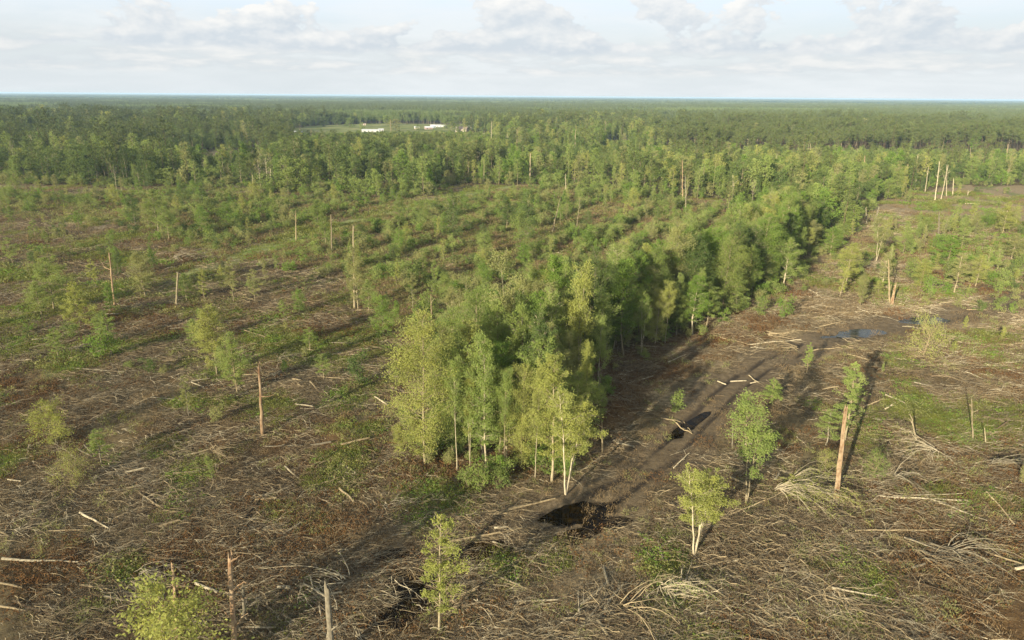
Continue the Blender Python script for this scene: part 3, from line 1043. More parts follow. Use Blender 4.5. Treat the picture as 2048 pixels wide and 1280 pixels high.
# ------------------------------------------------------------------ hand placed snags
def snag(u, v, ut, vt, rb, bark, label, branches=(), top_r=0.6, jag=0.5, kink=0.010, parts=True, seed=0):
    """upright broken trunk; branches: (height fraction, side, length m, elevation deg)"""
    rng = np.random.default_rng(int(u * 7 + v) + seed)
    x, y = map(float, gp(u, v))
    h = height_for(u, v, vt)
    dx = size_at(u, v, ut - float(proj(x, y, h)[0])) if ut != u or branches else 0.0
    n = 9
    t = np.linspace(0, 1, n)
    P = np.stack([dx * t, np.zeros(n), h * t], 1)
    P[1:-1, :2] += rng.normal(0, kink * h * 0.3, (n - 2, 2))
    R = rb * (1 + (top_r - 1) * t)
    R[0] *= 1.75
    P[1] = P[0] + (P[2] - P[0]) * 0.16
    R[1] *= 1.08
    R[2:-1] *= rng.uniform(0.92, 1.08, n - 3)
    vs, q, tr = end_caps(P, R, 9, rng, jag * 1.7)
    mb = MB()
    mb.add(vs, q)
    mb.add(vs, tr)
    r = bpy.data.objects.new('dead_trunk', None)
    COL.objects.link(r)
    r.location = (x, y, z1(x, y) - 0.15)
    link('trunk', mb.mesh('trunk', [B[bark]], True), r)
    for (hf, side, ln, el) in branches:
        o = np.array([np.interp(hf, t, P[:, 0]), 0, hf * h])
        e = math.radians(el)
        d = np.array([side * math.cos(e), rng.uniform(-0.4, 0.4), math.sin(e)])
        s = np.linspace(0, 1, 6)
        Q = o + d * ln * s[:, None] + np.cumsum(rng.normal(0, 0.05 * ln, (6, 3)), 0) * s[:, None]
        w, qq, tt = end_caps(Q, rb * 0.32 * (1.1 - 0.9 * s) + 0.01, 5, rng)
        m2 = MB()
        m2.add(w, qq)
        m2.add(w, tt)
        link('branch', m2.mesh('branch', [B[bark]], True), r)
    tag(r, label, 'dead tree', 'broken dead trunks standing in the clearing')
    OCC.append((x, y, 0.8))
    return r


snag(525, 868, 517, 732, 0.24, 'red', 'tall reddish bare snag with pale peeled top and one hooked branch', [(0.60, 1, 2.4, 5), (0.93, -1, 0.8, 50)], 0.62, 0.9)
snag(1672, 998, 1692, 820, 0.30, 'red', 'tallest smooth red-brown snag, leaning slightly right, beside the toppled treetop', [], 0.62, 0.5, 0.006)
snag(230, 614, 219, 514, 0.24, 'red', 'reddish snag with one long crooked branch reaching left', [(0.72, -1, 4.2, 12), (0.55, -1, 1.2, 40)], 0.5, 0.5)
snag(352, 610, 355, 546, 0.24, 'pale', 'short pale straight snag beside a small dark green tree', [], 0.8, 0.3, 0.01)
snag(709, 614, 706, 448, 0.24, 'pale', 'tallest thin pale snag with wispy green growth round its lower half', [(0.6, 1, 1.0, 30)], 0.55, 0.4, 0.012)
snag(664, 514, 662, 432, 0.26, 'pale', 'pale snag standing behind and left of the tallest thin pale snag', [(0.9, 1, 1.2, 30)], 0.6, 0.4)
snag(471, 1330, 458, 1110, 0.22, 'red', 'ridged tan snag with many bare broken twigs, cut by the bottom edge', [(0.97, 1, 1.6, 38), (0.70, 1, 3.0, 52), (0.62, 1, 1.6, 28), (0.45, -1, 1.2, 40), (0.38, 1, 2.8, 50), (0.25, 1, 1.0, 20)], 0.7, 0.5)
snag(356, 1345, 343, 1132, 0.20, 'red', 'thin reddish snag rising through the bright green tree at the bottom', [(0.80, 1, 0.8, 60), (0.35, 1, 1.4, 50), (0.5, -1, 1.0, 45)], 0.45, 0.4)
snag(664, 1330, 654, 1182, 0.30, 'grey', 'thick twisted grey weathered snag with a splintered head', [(0.96, -1, 0.9, 10), (0.5, 1, 1.2, 60)], 0.7, 0.9)
snag(489, 1240, 486, 1178, 0.16, 'grey', 'short dark grey post-like snag behind the ridged snag', [], 0.7, 0.3)
snag(1780, 608, 1778, 518, 0.20, 'tan', 'thin tan dead tree behind the splintered orange stump', [(0.8, -1, 2.0, 50), (0.7, 1, 1.6, 50)], 0.4, 0.3)
snag(1783, 610, 1783, 578, 0.42, 'red', 'splintered orange stump at the foot of a thin dead tree', [], 0.45, 1.2)
snag(1877, 478, 1879, 424, 0.26, 'grey', 'grey snag with a small knot of twigs in the far right clearing', [(0.8, 1, 1.4, 40)], 0.5, 0.5)
snag(1748, 452, 1757, 418, 0.4, 'grey', 'leaning grey snag at the left border of the far right clearing', [(0.9, 1, 1.0, 60)], 0.6, 0.8)
snag(1733, 450, 1732, 418, 0.25, 'grey', 'thin grey snag left of the leaning grey snag', [], 0.6, 0.5)
snag(1947, 876, 1945, 795, 0.10, 'pale', 'thin pale pole of a dead sapling standing in the right hand slash', [(0.85, -1, 1.2, 30), (0.7, 1, 1.0, 40)], 0.5, 0.2)
snag(1834, 880, 1822, 828, 0.14, 'pale', 'curved pale dead sapling leaning left in the right hand slash', [(0.7, -1, 1.0, 50)], 0.4, 0.2, 0.05)
snag(1973, 885, 1971, 852, 0.08, 'pale', 'short thin pale pole right of the dead sapling pole', [], 0.6, 0.2)
snag(1103, 468, 1120, 398, 0.22, 'pale', 'pale dead tree leaning right in the middle of the regrowth', [(0.8, 1, 1.8, 60)], 0.35, 0.3, 0.03)
snag(1152, 462, 1160, 396, 0.15, 'pale', 'thin pale leaning dead stem right of the leaning dead tree', [(0.7, 1, 1.6, 50)], 0.35, 0.3, 0.03)
snag(592, 482, 591, 420, 0.20, 'tan', 'thin tan snag left of the pale snag by the grassy path', [(0.85, -1, 1.0, 30)], 0.4, 0.3)
snag(1060, 367, 1060, 308, 0.42, 'pale', 'straight pale snag at the far end of the grassy path', [], 0.6, 0.5)
snag(863, 648, 862, 590, 0.14, 'tan', 'thin tan forked dead stem at the back of the tree strip end', [(0.75, 1, 1.6, 60)], 0.5, 0.3)
snag(1465, 895 - 0, 1466, 845, 0.10, 'grey', 'small grey dead stem with bare twigs beside the mud track', [(0.5, -1, 1.0, 30), (0.75, 1, 1.0, 40)], 0.4, 0.2)
snag(1205, 905, 1204, 840, 0.13, 'tan', 'thin bare stem with drooping dead twigs right of the tree strip tip', [(0.6, 1, 1.8, 10), (0.7, -1, 1.6, 20), (0.8, 1, 1.2, 25), (0.85, -1, 1.2, 30)], 0.35, 0.2)

BACK_SNAGS = [(404, 322, 404, 290, 'red', 'lone reddish snag in the small bare gap on the left'), (1365, 402, 1365, 325, 'red', 'reddish snag tall at the wood edge in front of the pines'),
              (1522, 388, 1521, 345, 'red', 'red snag standing at the wood edge beyond the tree strip'), (1870, 400, 1879, 325, 'white', 'tallest bleached forked snag at the right clearing edge'),
              (1882, 398, 1896, 333, 'white', 'bleached snag leaning right beside the tallest forked one'), (1893, 392, 1894, 333, 'white', 'straight bleached snag right of the leaning bleached one'),
              (1831, 368, 1836, 311, 'white', 'bleached snag left of the bleached cluster'), (1850, 385, 1857, 335, 'white', 'knobbly bleached snag between two others on the right'),
              (1812, 375, 1816, 332, 'tan', 'broken tan snag group member left of the bleached cluster'), (1905, 392, 1907, 360, 'white', 'short bleached snag right of the bleached cluster'),
              (1940, 340, 1941, 297, 'pale', 'pale snag above the right woods'), (1945, 360, 1945, 316, 'pale', 'pale snag in front of the one above the right woods'),
              (1727, 365, 1730, 313, 'red', 'straight reddish pine snag in the right woods'), (1683, 360, 1686, 325, 'pale', 'pale snag left of the reddish pine snag'),
              (1681, 330, 1683, 288, 'pale', 'pale bent snag top right of the pine edge'), (1620, 325, 1621, 290, 'pale', 'pale snag below the pine plantation edge'),
              (1606, 320, 1608, 306, 'white', 'short bleached stub below the pine plantation edge'), (1496, 310, 1496, 280, 'white', 'bleached pole in front of the pine plantation'),
              (982, 330, 983, 246, 'white', 'tall crooked bleached snag in front of the fields'), (968, 300, 968, 268, 'white', 'short bleached pole left of the tall crooked snag'),
              (1034, 320, 1034, 262, 'tan', 'tan snag right of the tall crooked snag'), (942, 300, 941, 272, 'pale', 'pale pole left of the short bleached pole'),
              (664, 310, 665, 290, 'white', 'bleached stub in the left centre woods'), (668, 312, 669, 294, 'white', 'shorter bleached stub beside the other in the left centre woods'),
              (932, 320, 932, 304, 'white', 'short white stub in the centre woods'), (919, 325, 919, 308, 'white', 'short white stub left of its twin in the centre woods'),
              (287, 290, 288, 235, 'pale', 'pale snag rising high in the left woods'), (198, 310, 197, 262, 'red', 'brownish snag in the left woods'),
              (294, 372, 293, 330, 'pale', 'pale trunk at the left wood edge'), (1210, 285, 1211, 243, 'pale', 'pale pine snag beside the dark pines'),
              (1202, 285, 1203, 255, 'grey', 'grey snag left of the pale pine snag'), (621, 300, 622, 262, 'pale', 'pale snag in front of the left field'),
              (783, 285, 783, 240, 'tan', 'tan snag in front of the white trailer home'), (1467, 415, 1466, 355, 'white', 'branchy bleached snag at the wood edge beyond the strip'),
              (1372, 430, 1371, 355, 'grey', 'grey thin snag at the centre right wood edge'), (1132, 385, 1131, 352, 'white', 'short bleached snag at the centre wood edge'),
              (1935, 392, 1936, 385, 'white', 'tiny white stub in the far right clearing'), (2010, 345, 2016, 290, 'tan', 'tan leaning snag near the right border of the woods'),
              (600, 262, 600, 248, 'grey', 'thin grey pole standing at the left field edge'), (1070, 208 + 12, 1070, 207, 'pale', 'pale far snag above the woods'),
              (1150, 310, 1151, 262, 'pale', 'pale trunk in the centre woods'), (1262, 330, 1262, 290, 'pale', 'pale snag in the centre right woods'),
              (540, 372, 541, 340, 'white', 'bleached snag at the left centre wood edge'), (596, 375, 596, 358, 'white', 'short bleached stub at the left centre wood edge'),
              (624, 372, 624, 357, 'white', 'short bleached stub right of its twin at the wood edge'), (505, 385, 505, 352, 'pale', 'pale thin snag at the left wood edge')]
for (u, v, ut, vt, bk, lb) in BACK_SNAGS:
    br = [(0.75, 1 if (u % 2) else -1, 2.0, 55)] if vt % 3 else []
    if 'forked' in lb or 'branchy' in lb:
        br = [(0.7, 1, 4.0, 65), (0.6, -1, 3.2, 60), (0.8, 1, 2.0, 30)]
    if v > 395:
        v, vt = v, vt
    # keep the foot on the ground where the tree stands in front of taller woods
    snag(u, v, ut, vt, max(0.14, size_at(u, v, 0.95)), bk, lb, br, 0.55, 0.8, 0.012)

# ------------------------------------------------------------------ hand placed trees
# (kind, u, v foot, v top, crown width px, leaf, bark, name, label)
TREES = [
    ('bushy', 352, 1395, 1190, 215, 'yellow', 'tan', 'bright yellow-green rounded tree cut by the bottom edge, snag rising through it'),
    ('slender', 878, 1262, 1032, 92, 'yellow', 'pale', 'thin yellow-green tree with sparse airy crown standing over the black pool'),
    ('multi', 1388, 1112, 930, 92, 'yellow', 'white', 'bright yellow-green tree on four pale diverging stems'),
    ('forked', 1492, 1005, 812, 112, 'light', 'pale', 'mid green tree with full crown and forked pale trunk by the mud track'),
    ('slender', 1690, 880, 732, 66, 'light', 'pale', 'thin ragged green tree standing behind the tallest red-brown snag'),
    ('cone', 1541, 808, 757, 52, 'light', 'pale', 'small tapered green tree behind the full-crowned tree'),
    ('wispy', 434, 748, 615, 78, 'yellow', 'pale', 'lone feathery yellow-green tree with a clear pale lower trunk'),
    ('wispy', 474, 785, 672, 62, 'light', 'tan', 'shorter feathery tree with several stems right of the lone feathery tree'),
    ('wispy', 388, 690, 640, 46, 'light', 'pale', 'pale low thicket tree left of the lone feathery tree'),
    ('bushy', 103, 885, 808, 66, 'yellow', 'tan', 'round pale yellow-green bush tree over dragged brush'),
    ('cone', 160, 652, 555, 56, 'yellow', 'pale', 'cone-shaped light yellow-green tree in the left slash'),
    ('wispy', 108, 622, 520, 72, 'light', 'pale', 'wide airy green tree left of the cone-shaped tree'),
    ('wispy', 84, 634, 570, 50, 'light', 'pale', 'small airy tree in front of the wide airy tree'),
    ('wispy', 291, 592, 505, 58, 'olive', 'pale', 'olive green round tree behind the grassy path start'),
    ('wispy', 374, 602, 548, 40, 'mid', 'pale', 'small dark green tree right of the short pale snag'),
    ('bushy', 766, 672, 598, 52, 'fresh', 'grey', 'dense fresh green bush tree behind the strip end'),
    ('wispy', 716, 618, 495, 44, 'olive', 'pale', 'narrow wispy tree wrapped round the tallest thin pale snag'),
    ('wispy', 738, 622, 560, 36, 'light', 'pale', 'small wispy tree right of the tallest thin pale snag'),
    ('slender', 223, 712, 630, 42, 'light', 'pale', 'spindly nearly bare tree with thin vertical stems'),
    ('slender', 205, 690, 632, 34, 'light', 'pale', 'spindly tree left of its nearly bare neighbour'),
    ('slender', 118, 720, 662, 36, 'light', 'pale', 'small light sapling left of the spindly trees'),
    ('wispy', 318, 468, 382, 48, 'mid', 'pale', 'tall feathery tree left of the grassy path among slash'),
    ('wispy', 300, 462, 400, 36, 'olive', 'pale', 'olive feathery tree left of the tall feathery tree'),
    ('wispy', 338, 480, 415, 40, 'light', 'pale', 'light feathery tree right of the tall feathery tree'),
    ('wispy', 272, 455, 390, 30, 'dark', 'grey', 'narrow dark green tree in the left middle ground'),
    ('bushy', 372, 425, 372, 34, 'dark', 'grey', 'dark green bushy tree at the left regrowth edge'),
    ('slender', 70, 472, 436, 20, 'light', 'pale', 'tiny leaning pale tree in the far left clearing'),
    ('slender', 26, 530, 475, 30, 'light', 'pale', 'small thin tree at the left border'),
    ('bushy', 600, 625, 582, 26, 'fresh', 'grey', 'small fresh green bush tree alone in the slash'),
    ('slender', 568, 640, 600, 22, 'light', 'pale', 'tiny light tree left of the fresh green bush tree'),
    ('slender', 510, 605, 540, 30, 'olive', 'pale', 'thin olive tree in the central left slash'),
    ('slender', 468, 605, 520, 34, 'olive', 'pale', 'thin tall olive tree left of its neighbour in the slash'),
    ('slender', 620, 700, 655, 34, 'light', 'pale', 'small sparse tree in the slash behind the reddish snag'),
    ('slender', 648, 760, 710, 36, 'light', 'pale', 'small vine-wrapped sapling near the strip'),
    ('slender', 378, 835, 755, 26, 'olive', 'grey', 'thin nearly leafless sapling left of the reddish snag'),
    ('slender', 203, 925, 860, 44, 'light', 'grey', 'small flat-topped sapling right of the round pale bush tree'),
    ('wispy', 800, 908, 850, 38, 'yellow', 'pale', 'small light tree at the left foot of the strip'),
    # strip
    ('leafy', 850, 928, 640, 120, 'yellow', 'pale', 'massive yellow-green leafy tree at the left end of the strip'),
    ('leafy', 905, 905, 690, 90, 'light', 'pale', 'leafy light green tree right of the massive leafy tree'),
    ('tall', 972, 942, 690, 74, 'light', 'white', 'slim tree with a long straight white trunk in the strip front'),
    ('tall', 1103, 968, 724, 92, 'yellow', 'pale', 'tall broad-topped yellow-green tree at the strip tip'),
    ('multi', 1131, 992, 775, 84, 'yellow', 'white', 'tree of several white trunks at the very tip of the strip'),
    ('leafy', 1042, 935, 740, 80, 'yellow', 'pale', 'leafy yellow-green tree between two white-trunked trees'),
    ('forked', 1156, 800, 555, 82, 'yellow', 'white', 'tall forked tree with pale open limbs and yellow-green crown'),
    ('forked', 1024, 770, 530, 86, 'olive', 'white', 'tall pale-trunked tree with visible spreading limbs'),
    ('tall', 1062, 730, 548, 60, 'light', 'pale', 'slim light green tree behind the spreading limbs tree'),
    ('tall', 1246, 712, 528, 84, 'fresh', 'pale', 'vivid fresh green tree on the right side of the strip'),
    ('tall', 1385, 668, 555, 60, 'fresh', 'white', 'fresh green tree with leaning white trunk at the strip edge'),
    ('tall', 1412, 655, 560, 44, 'light', 'pale', 'narrow light green tree right of the leaning white trunk'),
    ('forked', 1344, 640, 470, 70, 'olive', 'white', 'airy olive tree with bare upper limbs in the strip'),
    ('leafy', 1443, 632, 480, 76, 'mid', 'pale', 'rounded mid green tree at the strip edge'),
    ('tall', 1472, 625, 540, 48, 'light', 'white', 'light tree with a bare branch sticking out right'),
    ('wispy', 1566, 572, 480, 52, 'light', 'white', 'light feathery tree standing apart at the far strip corner'),
    ('forked', 1196, 760, 610, 60, 'light', 'white', 'light tree with arching limbs over the strip edge'),
    ('leafy', 955, 830, 590, 84, 'mid', 'pale', 'tall mid green tree in the heart of the strip front'),
    ('tall', 1100, 760, 520, 70, 'fresh', 'pale', 'tall fresh green tree in the middle of the strip'),
    ('leafy', 1180, 740, 515, 80, 'dark', 'grey', 'tall dark green tree in the middle of the strip'),
    ('leafy', 1300, 665, 505, 80, 'mid', 'grey', 'broad mid green tree in the middle of the strip'),
    ('wispy', 872, 815, 690, 70, 'light', 'pale', 'light tree behind the massive leafy tree'),
    ('wispy', 1200, 1000 - 160, 770, 34, 'light', 'pale', 'small light tree right of the strip front'),
    ('forked', 914, 942, 745, 40, 'light', 'white', 'thin white-stemmed tree left of the long straight white trunk'),
    ('forked', 940, 934, 760, 36, 'yellow', 'white', 'slender white stem just left of the long straight white trunk'),
    ('forked', 1008, 948, 770, 40, 'light', 'pale', 'thin pale-stemmed tree right of the long straight white trunk'),
    ('forked', 1070, 962, 760, 44, 'yellow', 'white', 'thin white-stemmed tree left of the broad-topped tree'),
    ('forked', 1165, 880, 700, 44, 'yellow', 'pale', 'thin pale tree on the right side behind the strip tip'),
    ('forked', 1195, 800, 640, 44, 'light', 'white', 'slim white-stemmed tree on the right strip side'),
    ('forked', 1282, 712, 590, 40, 'light', 'white', 'slim white-stemmed tree before the vivid fresh green tree'),
    ('forked', 1330, 688, 580, 38, 'yellow', 'white', 'slim pale tree before the leaning white trunk'),
    # middle
    ('bushy', 906, 478, 392, 42, 'dark', 'grey', 'dark dense tree alone in the regrowth'),
    ('bushy', 1055, 480, 392, 44, 'dark', 'grey', 'dark green tree in the middle of the regrowth'),
    ('tall', 1012, 460, 395, 36, 'dark', 'pale', 'dark green tree with pale trunk left of the dark one'),
    ('cone', 1046, 530, 480, 30, 'fresh', 'grey', 'small fresh green layered tree behind the strip'),
    ('bushy', 1041, 505, 430, 40, 'mid', 'grey', 'mid green bush tree in front of the dark green tree'),
    ('wispy', 800, 455, 390, 30, 'mid', 'grey', 'mid green tree left of the dark dense tree'),
    ('tall', 640, 462, 400, 34, 'mid', 'pale', 'mid green tree beside the grassy path'),
    ('tall', 652, 490, 420, 30, 'mid', 'pale', 'narrow green tree in front of the path-side tree'),
    ('wispy', 968, 515, 470, 40, 'light', 'pale', 'light tree in the central regrowth'),
    ('bushy', 970, 590, 535, 34, 'fresh', 'grey', 'fresh green bush tree behind the strip'),
    ('wispy', 890, 610, 545, 36, 'light', 'pale', 'light tree left of the fresh green bush tree'),
    ('wispy', 905, 690, 580, 56, 'olive', 'pale', 'olive airy tree behind the strip end'),
    ('forked', 932, 700, 570, 60, 'olive', 'white', 'open pale-limbed tree behind the strip end'),
    # right
    ('wispy', 1692, 568, 490, 48, 'yellow', 'pale', 'yellow-green bushy tree in front of the right clearing'),
    ('wispy', 1660, 510, 455, 50, 'fresh', 'pale', 'fresh green leaning tree left of the right clearing'),
    ('forked', 1752, 524, 442, 50, 'olive', 'white', 'yellow-green tree with crooked white trunk on the right'),
    ('cone', 1893, 532, 462, 66, 'fresh', 'tan', 'bright fresh green wide tree in the right thicket'),
    ('tall', 1922, 500, 432, 26, 'light', 'pale', 'narrow columnar light tree behind the bright wide tree'),
    ('bushy', 1972, 455, 420, 40, 'fresh', 'grey', 'dense green tree in the far right clearing'),
    ('wispy', 2004, 468, 408, 44, 'yellow', 'pale', 'yellow-green tree right of the dense green tree'),
    ('wispy', 2022, 520, 470, 52, 'olive', 'pale', 'olive tree near the right border'),
    ('wispy', 1806, 512, 445, 34, 'light', 'pale', 'pale thin tree left of the right thicket'),
    ('bushy', 1850, 468, 440, 30, 'mid', 'grey', 'small round green tree behind the right thicket'),
    ('wispy', 1764, 570, 510, 34, 'olive', 'white', 'whitish upright tree by the splintered stump'),
    ('wispy', 1838, 580, 520, 44, 'yellow', 'tan', 'yellow-green upright thicket tree on the right'),
    ('slender', 1908, 588, 508, 46, 'olive', 'pale', 'tall thin olive tree in the right thicket'),
    ('wispy', 1950, 575, 515, 40, 'yellow', 'pale', 'yellow-green tree in the right thicket'),
    ('slender', 1613, 748, 688, 22, 'light', 'tan', 'spindly vine-wrapped sapling in the fork of the mud track'),
    ('spread', 1845, 716, 655, 90, 'yellow', 'tan', 'wide spreading bush of arching stems near the grey puddles'),
    ('spread', 1650, 945, 912, 60, 'yellow', 'tan', 'low yellow bush left of the tallest red-brown snag'),
    ('spread', 1746, 950, 915, 66, 'fresh', 'tan', 'low fresh green bush right of the tallest red-brown snag'),
    ('spread', 148, 968, 918, 86, 'yellow', 'tan', 'low yellow-green spreading bush in the left slash'),
    ('slender', 1652, 885, 815, 60, 'light', 'grey', 'thin half-bare sapling left of the ragged green tree'),
    ('slender', 1580, 985, 950, 36, 'yellow', 'tan', 'small yellow sapling right of the full-crowned tree'),
    ('slender', 1755, 590, 560, 30, 'yellow', 'pale', 'short yellow-green sapling left of the splintered stump'),
]
CAT = {'spread': ('shrub', 'bush', 'bushes of the clearing'), 'slender': ('slender_tree', 'young tree', 'thin young trees of the clearing'),
       'wispy': ('broadleaf_tree', 'tree', 'broadleaved trees'), 'cone': ('broadleaf_tree', 'tree', 'broadleaved trees')}
rp = random.Random(3)
for (kd, u, v, vt, wpx, lf, bk, lb) in TREES:
    x, y = map(float, gp(u, v))
    h = height_for(u, v, vt)
    ps = K[kd]
    p = ps[rp.randrange(len(ps))]
    w = (size_at(u, v, wpx) / 2) / (p['R'] * h / p['H']) * 1.0
    nm, cat, grp = CAT.get(kd, ('broadleaf_tree', 'tree', 'broadleaved trees'))
    if 'tree' in lb and nm != 'broadleaf_tree' and kd == 'slender':
        nm, cat, grp = 'slender_tree', 'young tree', 'thin young trees of the clearing'
    place(p, nm, lb, cat, grp, x, y, h, min(max(w, 0.45), 2.2), rp.uniform(0, 6.28), lf, bk, True, (rp.uniform(-.03, .03), rp.uniform(-.03, .03)))
    OCC.append((x, y, 1.0 if kd != 'spread' else 2.0))

# toppled treetop: a crown lying on its side beside the red-brown snag
def toppled(u, v, sz, seed, label, az, leaf='yellow', dens=3200):
    p = tree_proto(seed, 6.0, 3.6, 0.05, 34, dens, 0.26, 0.07, 'round', 20, 55, 0.75, sub=6, mat_l=leaf, mat_b='tan', gaps=0.55, tr=0.022)
    x, y = map(float, gp(u, v))
    r = bpy.data.objects.new('fallen_treetop', None)
    COL.objects.link(r)
    link('branches', p['trunk'], r)
    link('foliage', p['crown'], r)
    r.location = (x, y, z1(x, y) + 0.5)
    r.scale = (sz, sz, sz)
    r.rotation_euler = (math.radians(68), 0, az)
    tag(r, label, 'fallen tree', 'treetops lying on the slash')
    OCC.append((x, y, 3))




def fan(u, v, az, ln, n, spread, leaf, nl, label, seed, bark='tan', arch=0.22):
    """crown of a felled tree: arched branches fanning out from the stem end"""
    g = np.random.default_rng(seed)
    n = int(n * 0.5)
    x, y = map(float, gp(u, v))
    r = bpy.data.objects.new('fallen_treetop', None)
    COL.objects.link(r)
    r.location = (x, y, z1(x, y))
    a = az + g.normal(0, spread * 1.35, n)
    l = ln * g.uniform(0.25, 1.0, n)
    sp = np.linspace(0, 1, 7)
    h = arch * l * g.uniform(0.1, 1.3, n)
    O = g.normal(0, 0.25, (n, 3)) * np.array([1, 1, 0]) + np.array([0, 0, 0.5])
    P = O[:, None] + np.stack([np.cos(a), np.sin(a), 0 * a], 1)[:, None] * (l[:, None] * sp)[..., None]
    P[:, :, 2] += h[:, None] * 4 * sp * (1 - sp) - 0.45 * sp
    P += np.cumsum(np.cumsum(g.normal(0, 0.022, (n, 7, 3)), 1), 1) * l[:, None, None]
    P[:, :, 2] = np.maximum(P[:, :, 2], 0.08)
    vv, q = tubes(P, 0.045 * (1.25 - sp)[None] * g.uniform(0.6, 1.3, n)[:, None], 4)
    mb = MB()
    mb.add(vv, q)
    m = n * 9
    pi, si = g.integers(0, n, m), g.integers(2, 7, m)
    da = a[pi] + g.normal(0, 0.5, m)
    D_ = np.stack([np.cos(da), np.sin(da), g.uniform(-0.5, 0.2, m)], 1)
    Lt = l[pi] * g.uniform(0.1, 0.34, m)
    Q = P[pi, si][:, None] + D_[:, None] * (Lt[:, None] * np.linspace(0, 1, 3))[..., None]
    vv, q = tubes(Q, np.full((m, 3), 0.016) * np.array([1, 0.8, 0.4]), 3)
    mb.add(vv, q)
    link('branches', mb.mesh('branches', [B[bark]], True), r)
    if nl:
        k = g.integers(0, m, nl)
        c = Q[k, 0] + (Q[k, 2] - Q[k, 0]) * g.uniform(0, 1.2, (nl, 1)) + g.normal(0, 0.10, (nl, 3))
        c[:, 2] = np.maximum(c[:, 2], 0.15)
        vv, q = leaves(c, D_[k], 0.20, 0.07, g, 0.8)
        mb = MB()
        mb.add(vv, q)
        link('foliage', mb.mesh('foliage', [L[leaf]]), r)
    tag(r, label, 'fallen tree', 'treetops lying on the slash')
    OCC.append((x, y, 3))


fan(1562, 985, math.radians(-14), 8.5, 120, 0.42, 'yellow', 4200, 'big toppled treetop of arching pale branches at the foot of the red-brown snag', 11, 'white')
fan(1668, 985, math.radians(-115), 6.0, 30, 0.5, 'yellow', 1500, 'yellow-green toppled branches right under the red-brown snag', 12)
fan(1325, 1178, math.radians(-72), 5.0, 46, 0.45, 'light', 1100, 'small drooping treetop of bleached stems near the bottom edge', 13, 'white')
fan(1370, 1172, math.radians(10), 4.0, 18, 0.8, 'light', 0, 'bare bleached branches right of the small drooping treetop', 14, 'white')
fan(1870, 905, math.radians(200), 6.0, 26, 0.5, 'straw', 200, 'bleached leafless treetop in the right hand slash', 15, 'white')
fan(1900, 1105, math.radians(-25), 8.0, 34, 0.6, 'olive', 250, 'wide toppled crown of grey twigs near the lower right', 16, 'grey')
fan(1790, 955, math.radians(15), 6.0, 22, 0.6, 'olive', 100, 'grey bare crown right of the low fresh green bush', 17, 'grey')
fan(1250, 1225, math.radians(-20), 7.0, 34, 0.55, 'light', 80, 'spread of thin bleached twigs right of the fan-shaped brush pile', 18, 'tan')
fan(280, 1150, math.radians(-40), 6.0, 26, 0.5, 'light', 60, 'curved grey branches left of the thin snag', 19, 'grey')
fan(690, 1165, math.radians(160), 6.0, 24, 0.6, 'light', 60, 'bleached bare crown beside the grey weathered snag', 20, 'white')
fan(560, 720, math.radians(20), 6.0, 22, 0.6, 'olive', 300, 'olive toppled crown behind the lone feathery trees', 21, 'grey')
fan(150, 700, math.radians(0), 8.0, 26, 0.5, 'olive', 400, 'toppled crown lying left of the spindly trees', 22, 'grey')
fan(350, 520, math.radians(10), 9.0, 26, 0.5, 'straw', 300, 'pale toppled crown beside the near part of the grassy path', 23, 'white')
fan(430, 905, math.radians(-15), 6.0, 22, 0.5, 'light', 0, 'bare arched branches in front of the reddish snag', 24, 'tan')
fan(1590, 700, math.radians(170), 7.0, 26, 0.4, 'light', 100, 'pale toppled crown left of the vine-wrapped sapling', 25, 'tan')
fan(1985, 930, math.radians(-30), 7.0, 24, 0.5, 'olive', 300, 'grey-green toppled crown near the right border', 26, 'grey')

# ------------------------------------------------------------------ strip and woods
def look_of(leaf, kd, h, tall, short):
    return ('tall ' if h > tall else 'low ' if h < short else '') + LOOK[leaf]


rng = np.random.default_rng(77)
X, Y = jitter_grid(STRIP[:, 0].min(), STRIP[:, 0].max(), STRIP[:, 1].min(), STRIP[:, 1].max() + 30, 3.7, rng)
ok = inside(STRIP, X, Y) & ~in_woods(X, Y)
X, Y = X[ok], Y[ok]
n_strip = 0
edge_lab = []
for x, y in zip(X, Y):
    if not free(x, y, 0.8):
        continue
    dd = dist_line(np.vstack([STRIP, STRIP[:1]]), np.array([x]), np.array([y]))[0]
    q = rng.uniform()
    kd = 'tall' if q < 0.42 else 'leafy' if q < 0.72 else 'forked' if q < 0.82 else 'wispy'
    h = rng.uniform(12.5, 17.5) if dd > 3 else rng.uniform(6.5, 14)
    D = math.hypot(x, y)
    lf = rng.choice(['mid', 'dark', 'fresh', 'light', 'olive', 'yellow'], p=[0.26, 0.14, 0.18, 0.22, 0.12, 0.08])
    ps = K[kd]
    p = ps[rng.integers(len(ps))]
    u, v = proj(x, y)
    half = 'front half' if D < 115 else 'middle' if D < 165 else 'far half'
    side = 'right edge' if (dd < 3.5 and x > 0.14 * y) else 'left edge' if dd < 3.5 else 'interior'
    shp = {'tall': 'slim tree', 'leafy': 'full-crowned tree', 'forked': 'open-limbed tree', 'wispy': 'feathery tree'}[kd]
    lb = '%s %s, %s' % (look_of(lf, kd, h, 15.5, 9), shp, where(x, y))
    place(p, 'broadleaf_tree', lb, 'tree', 'broadleaved trees', x, y, h, rng.uniform(0.8, 1.15), rng.uniform(0, 6.28), lf, rng.choice(['pale', 'grey', 'white']), D < 175, (rng.normal(0, .03), rng.normal(0, .03)))
    n_strip += 1
print('strip trees', n_strip)

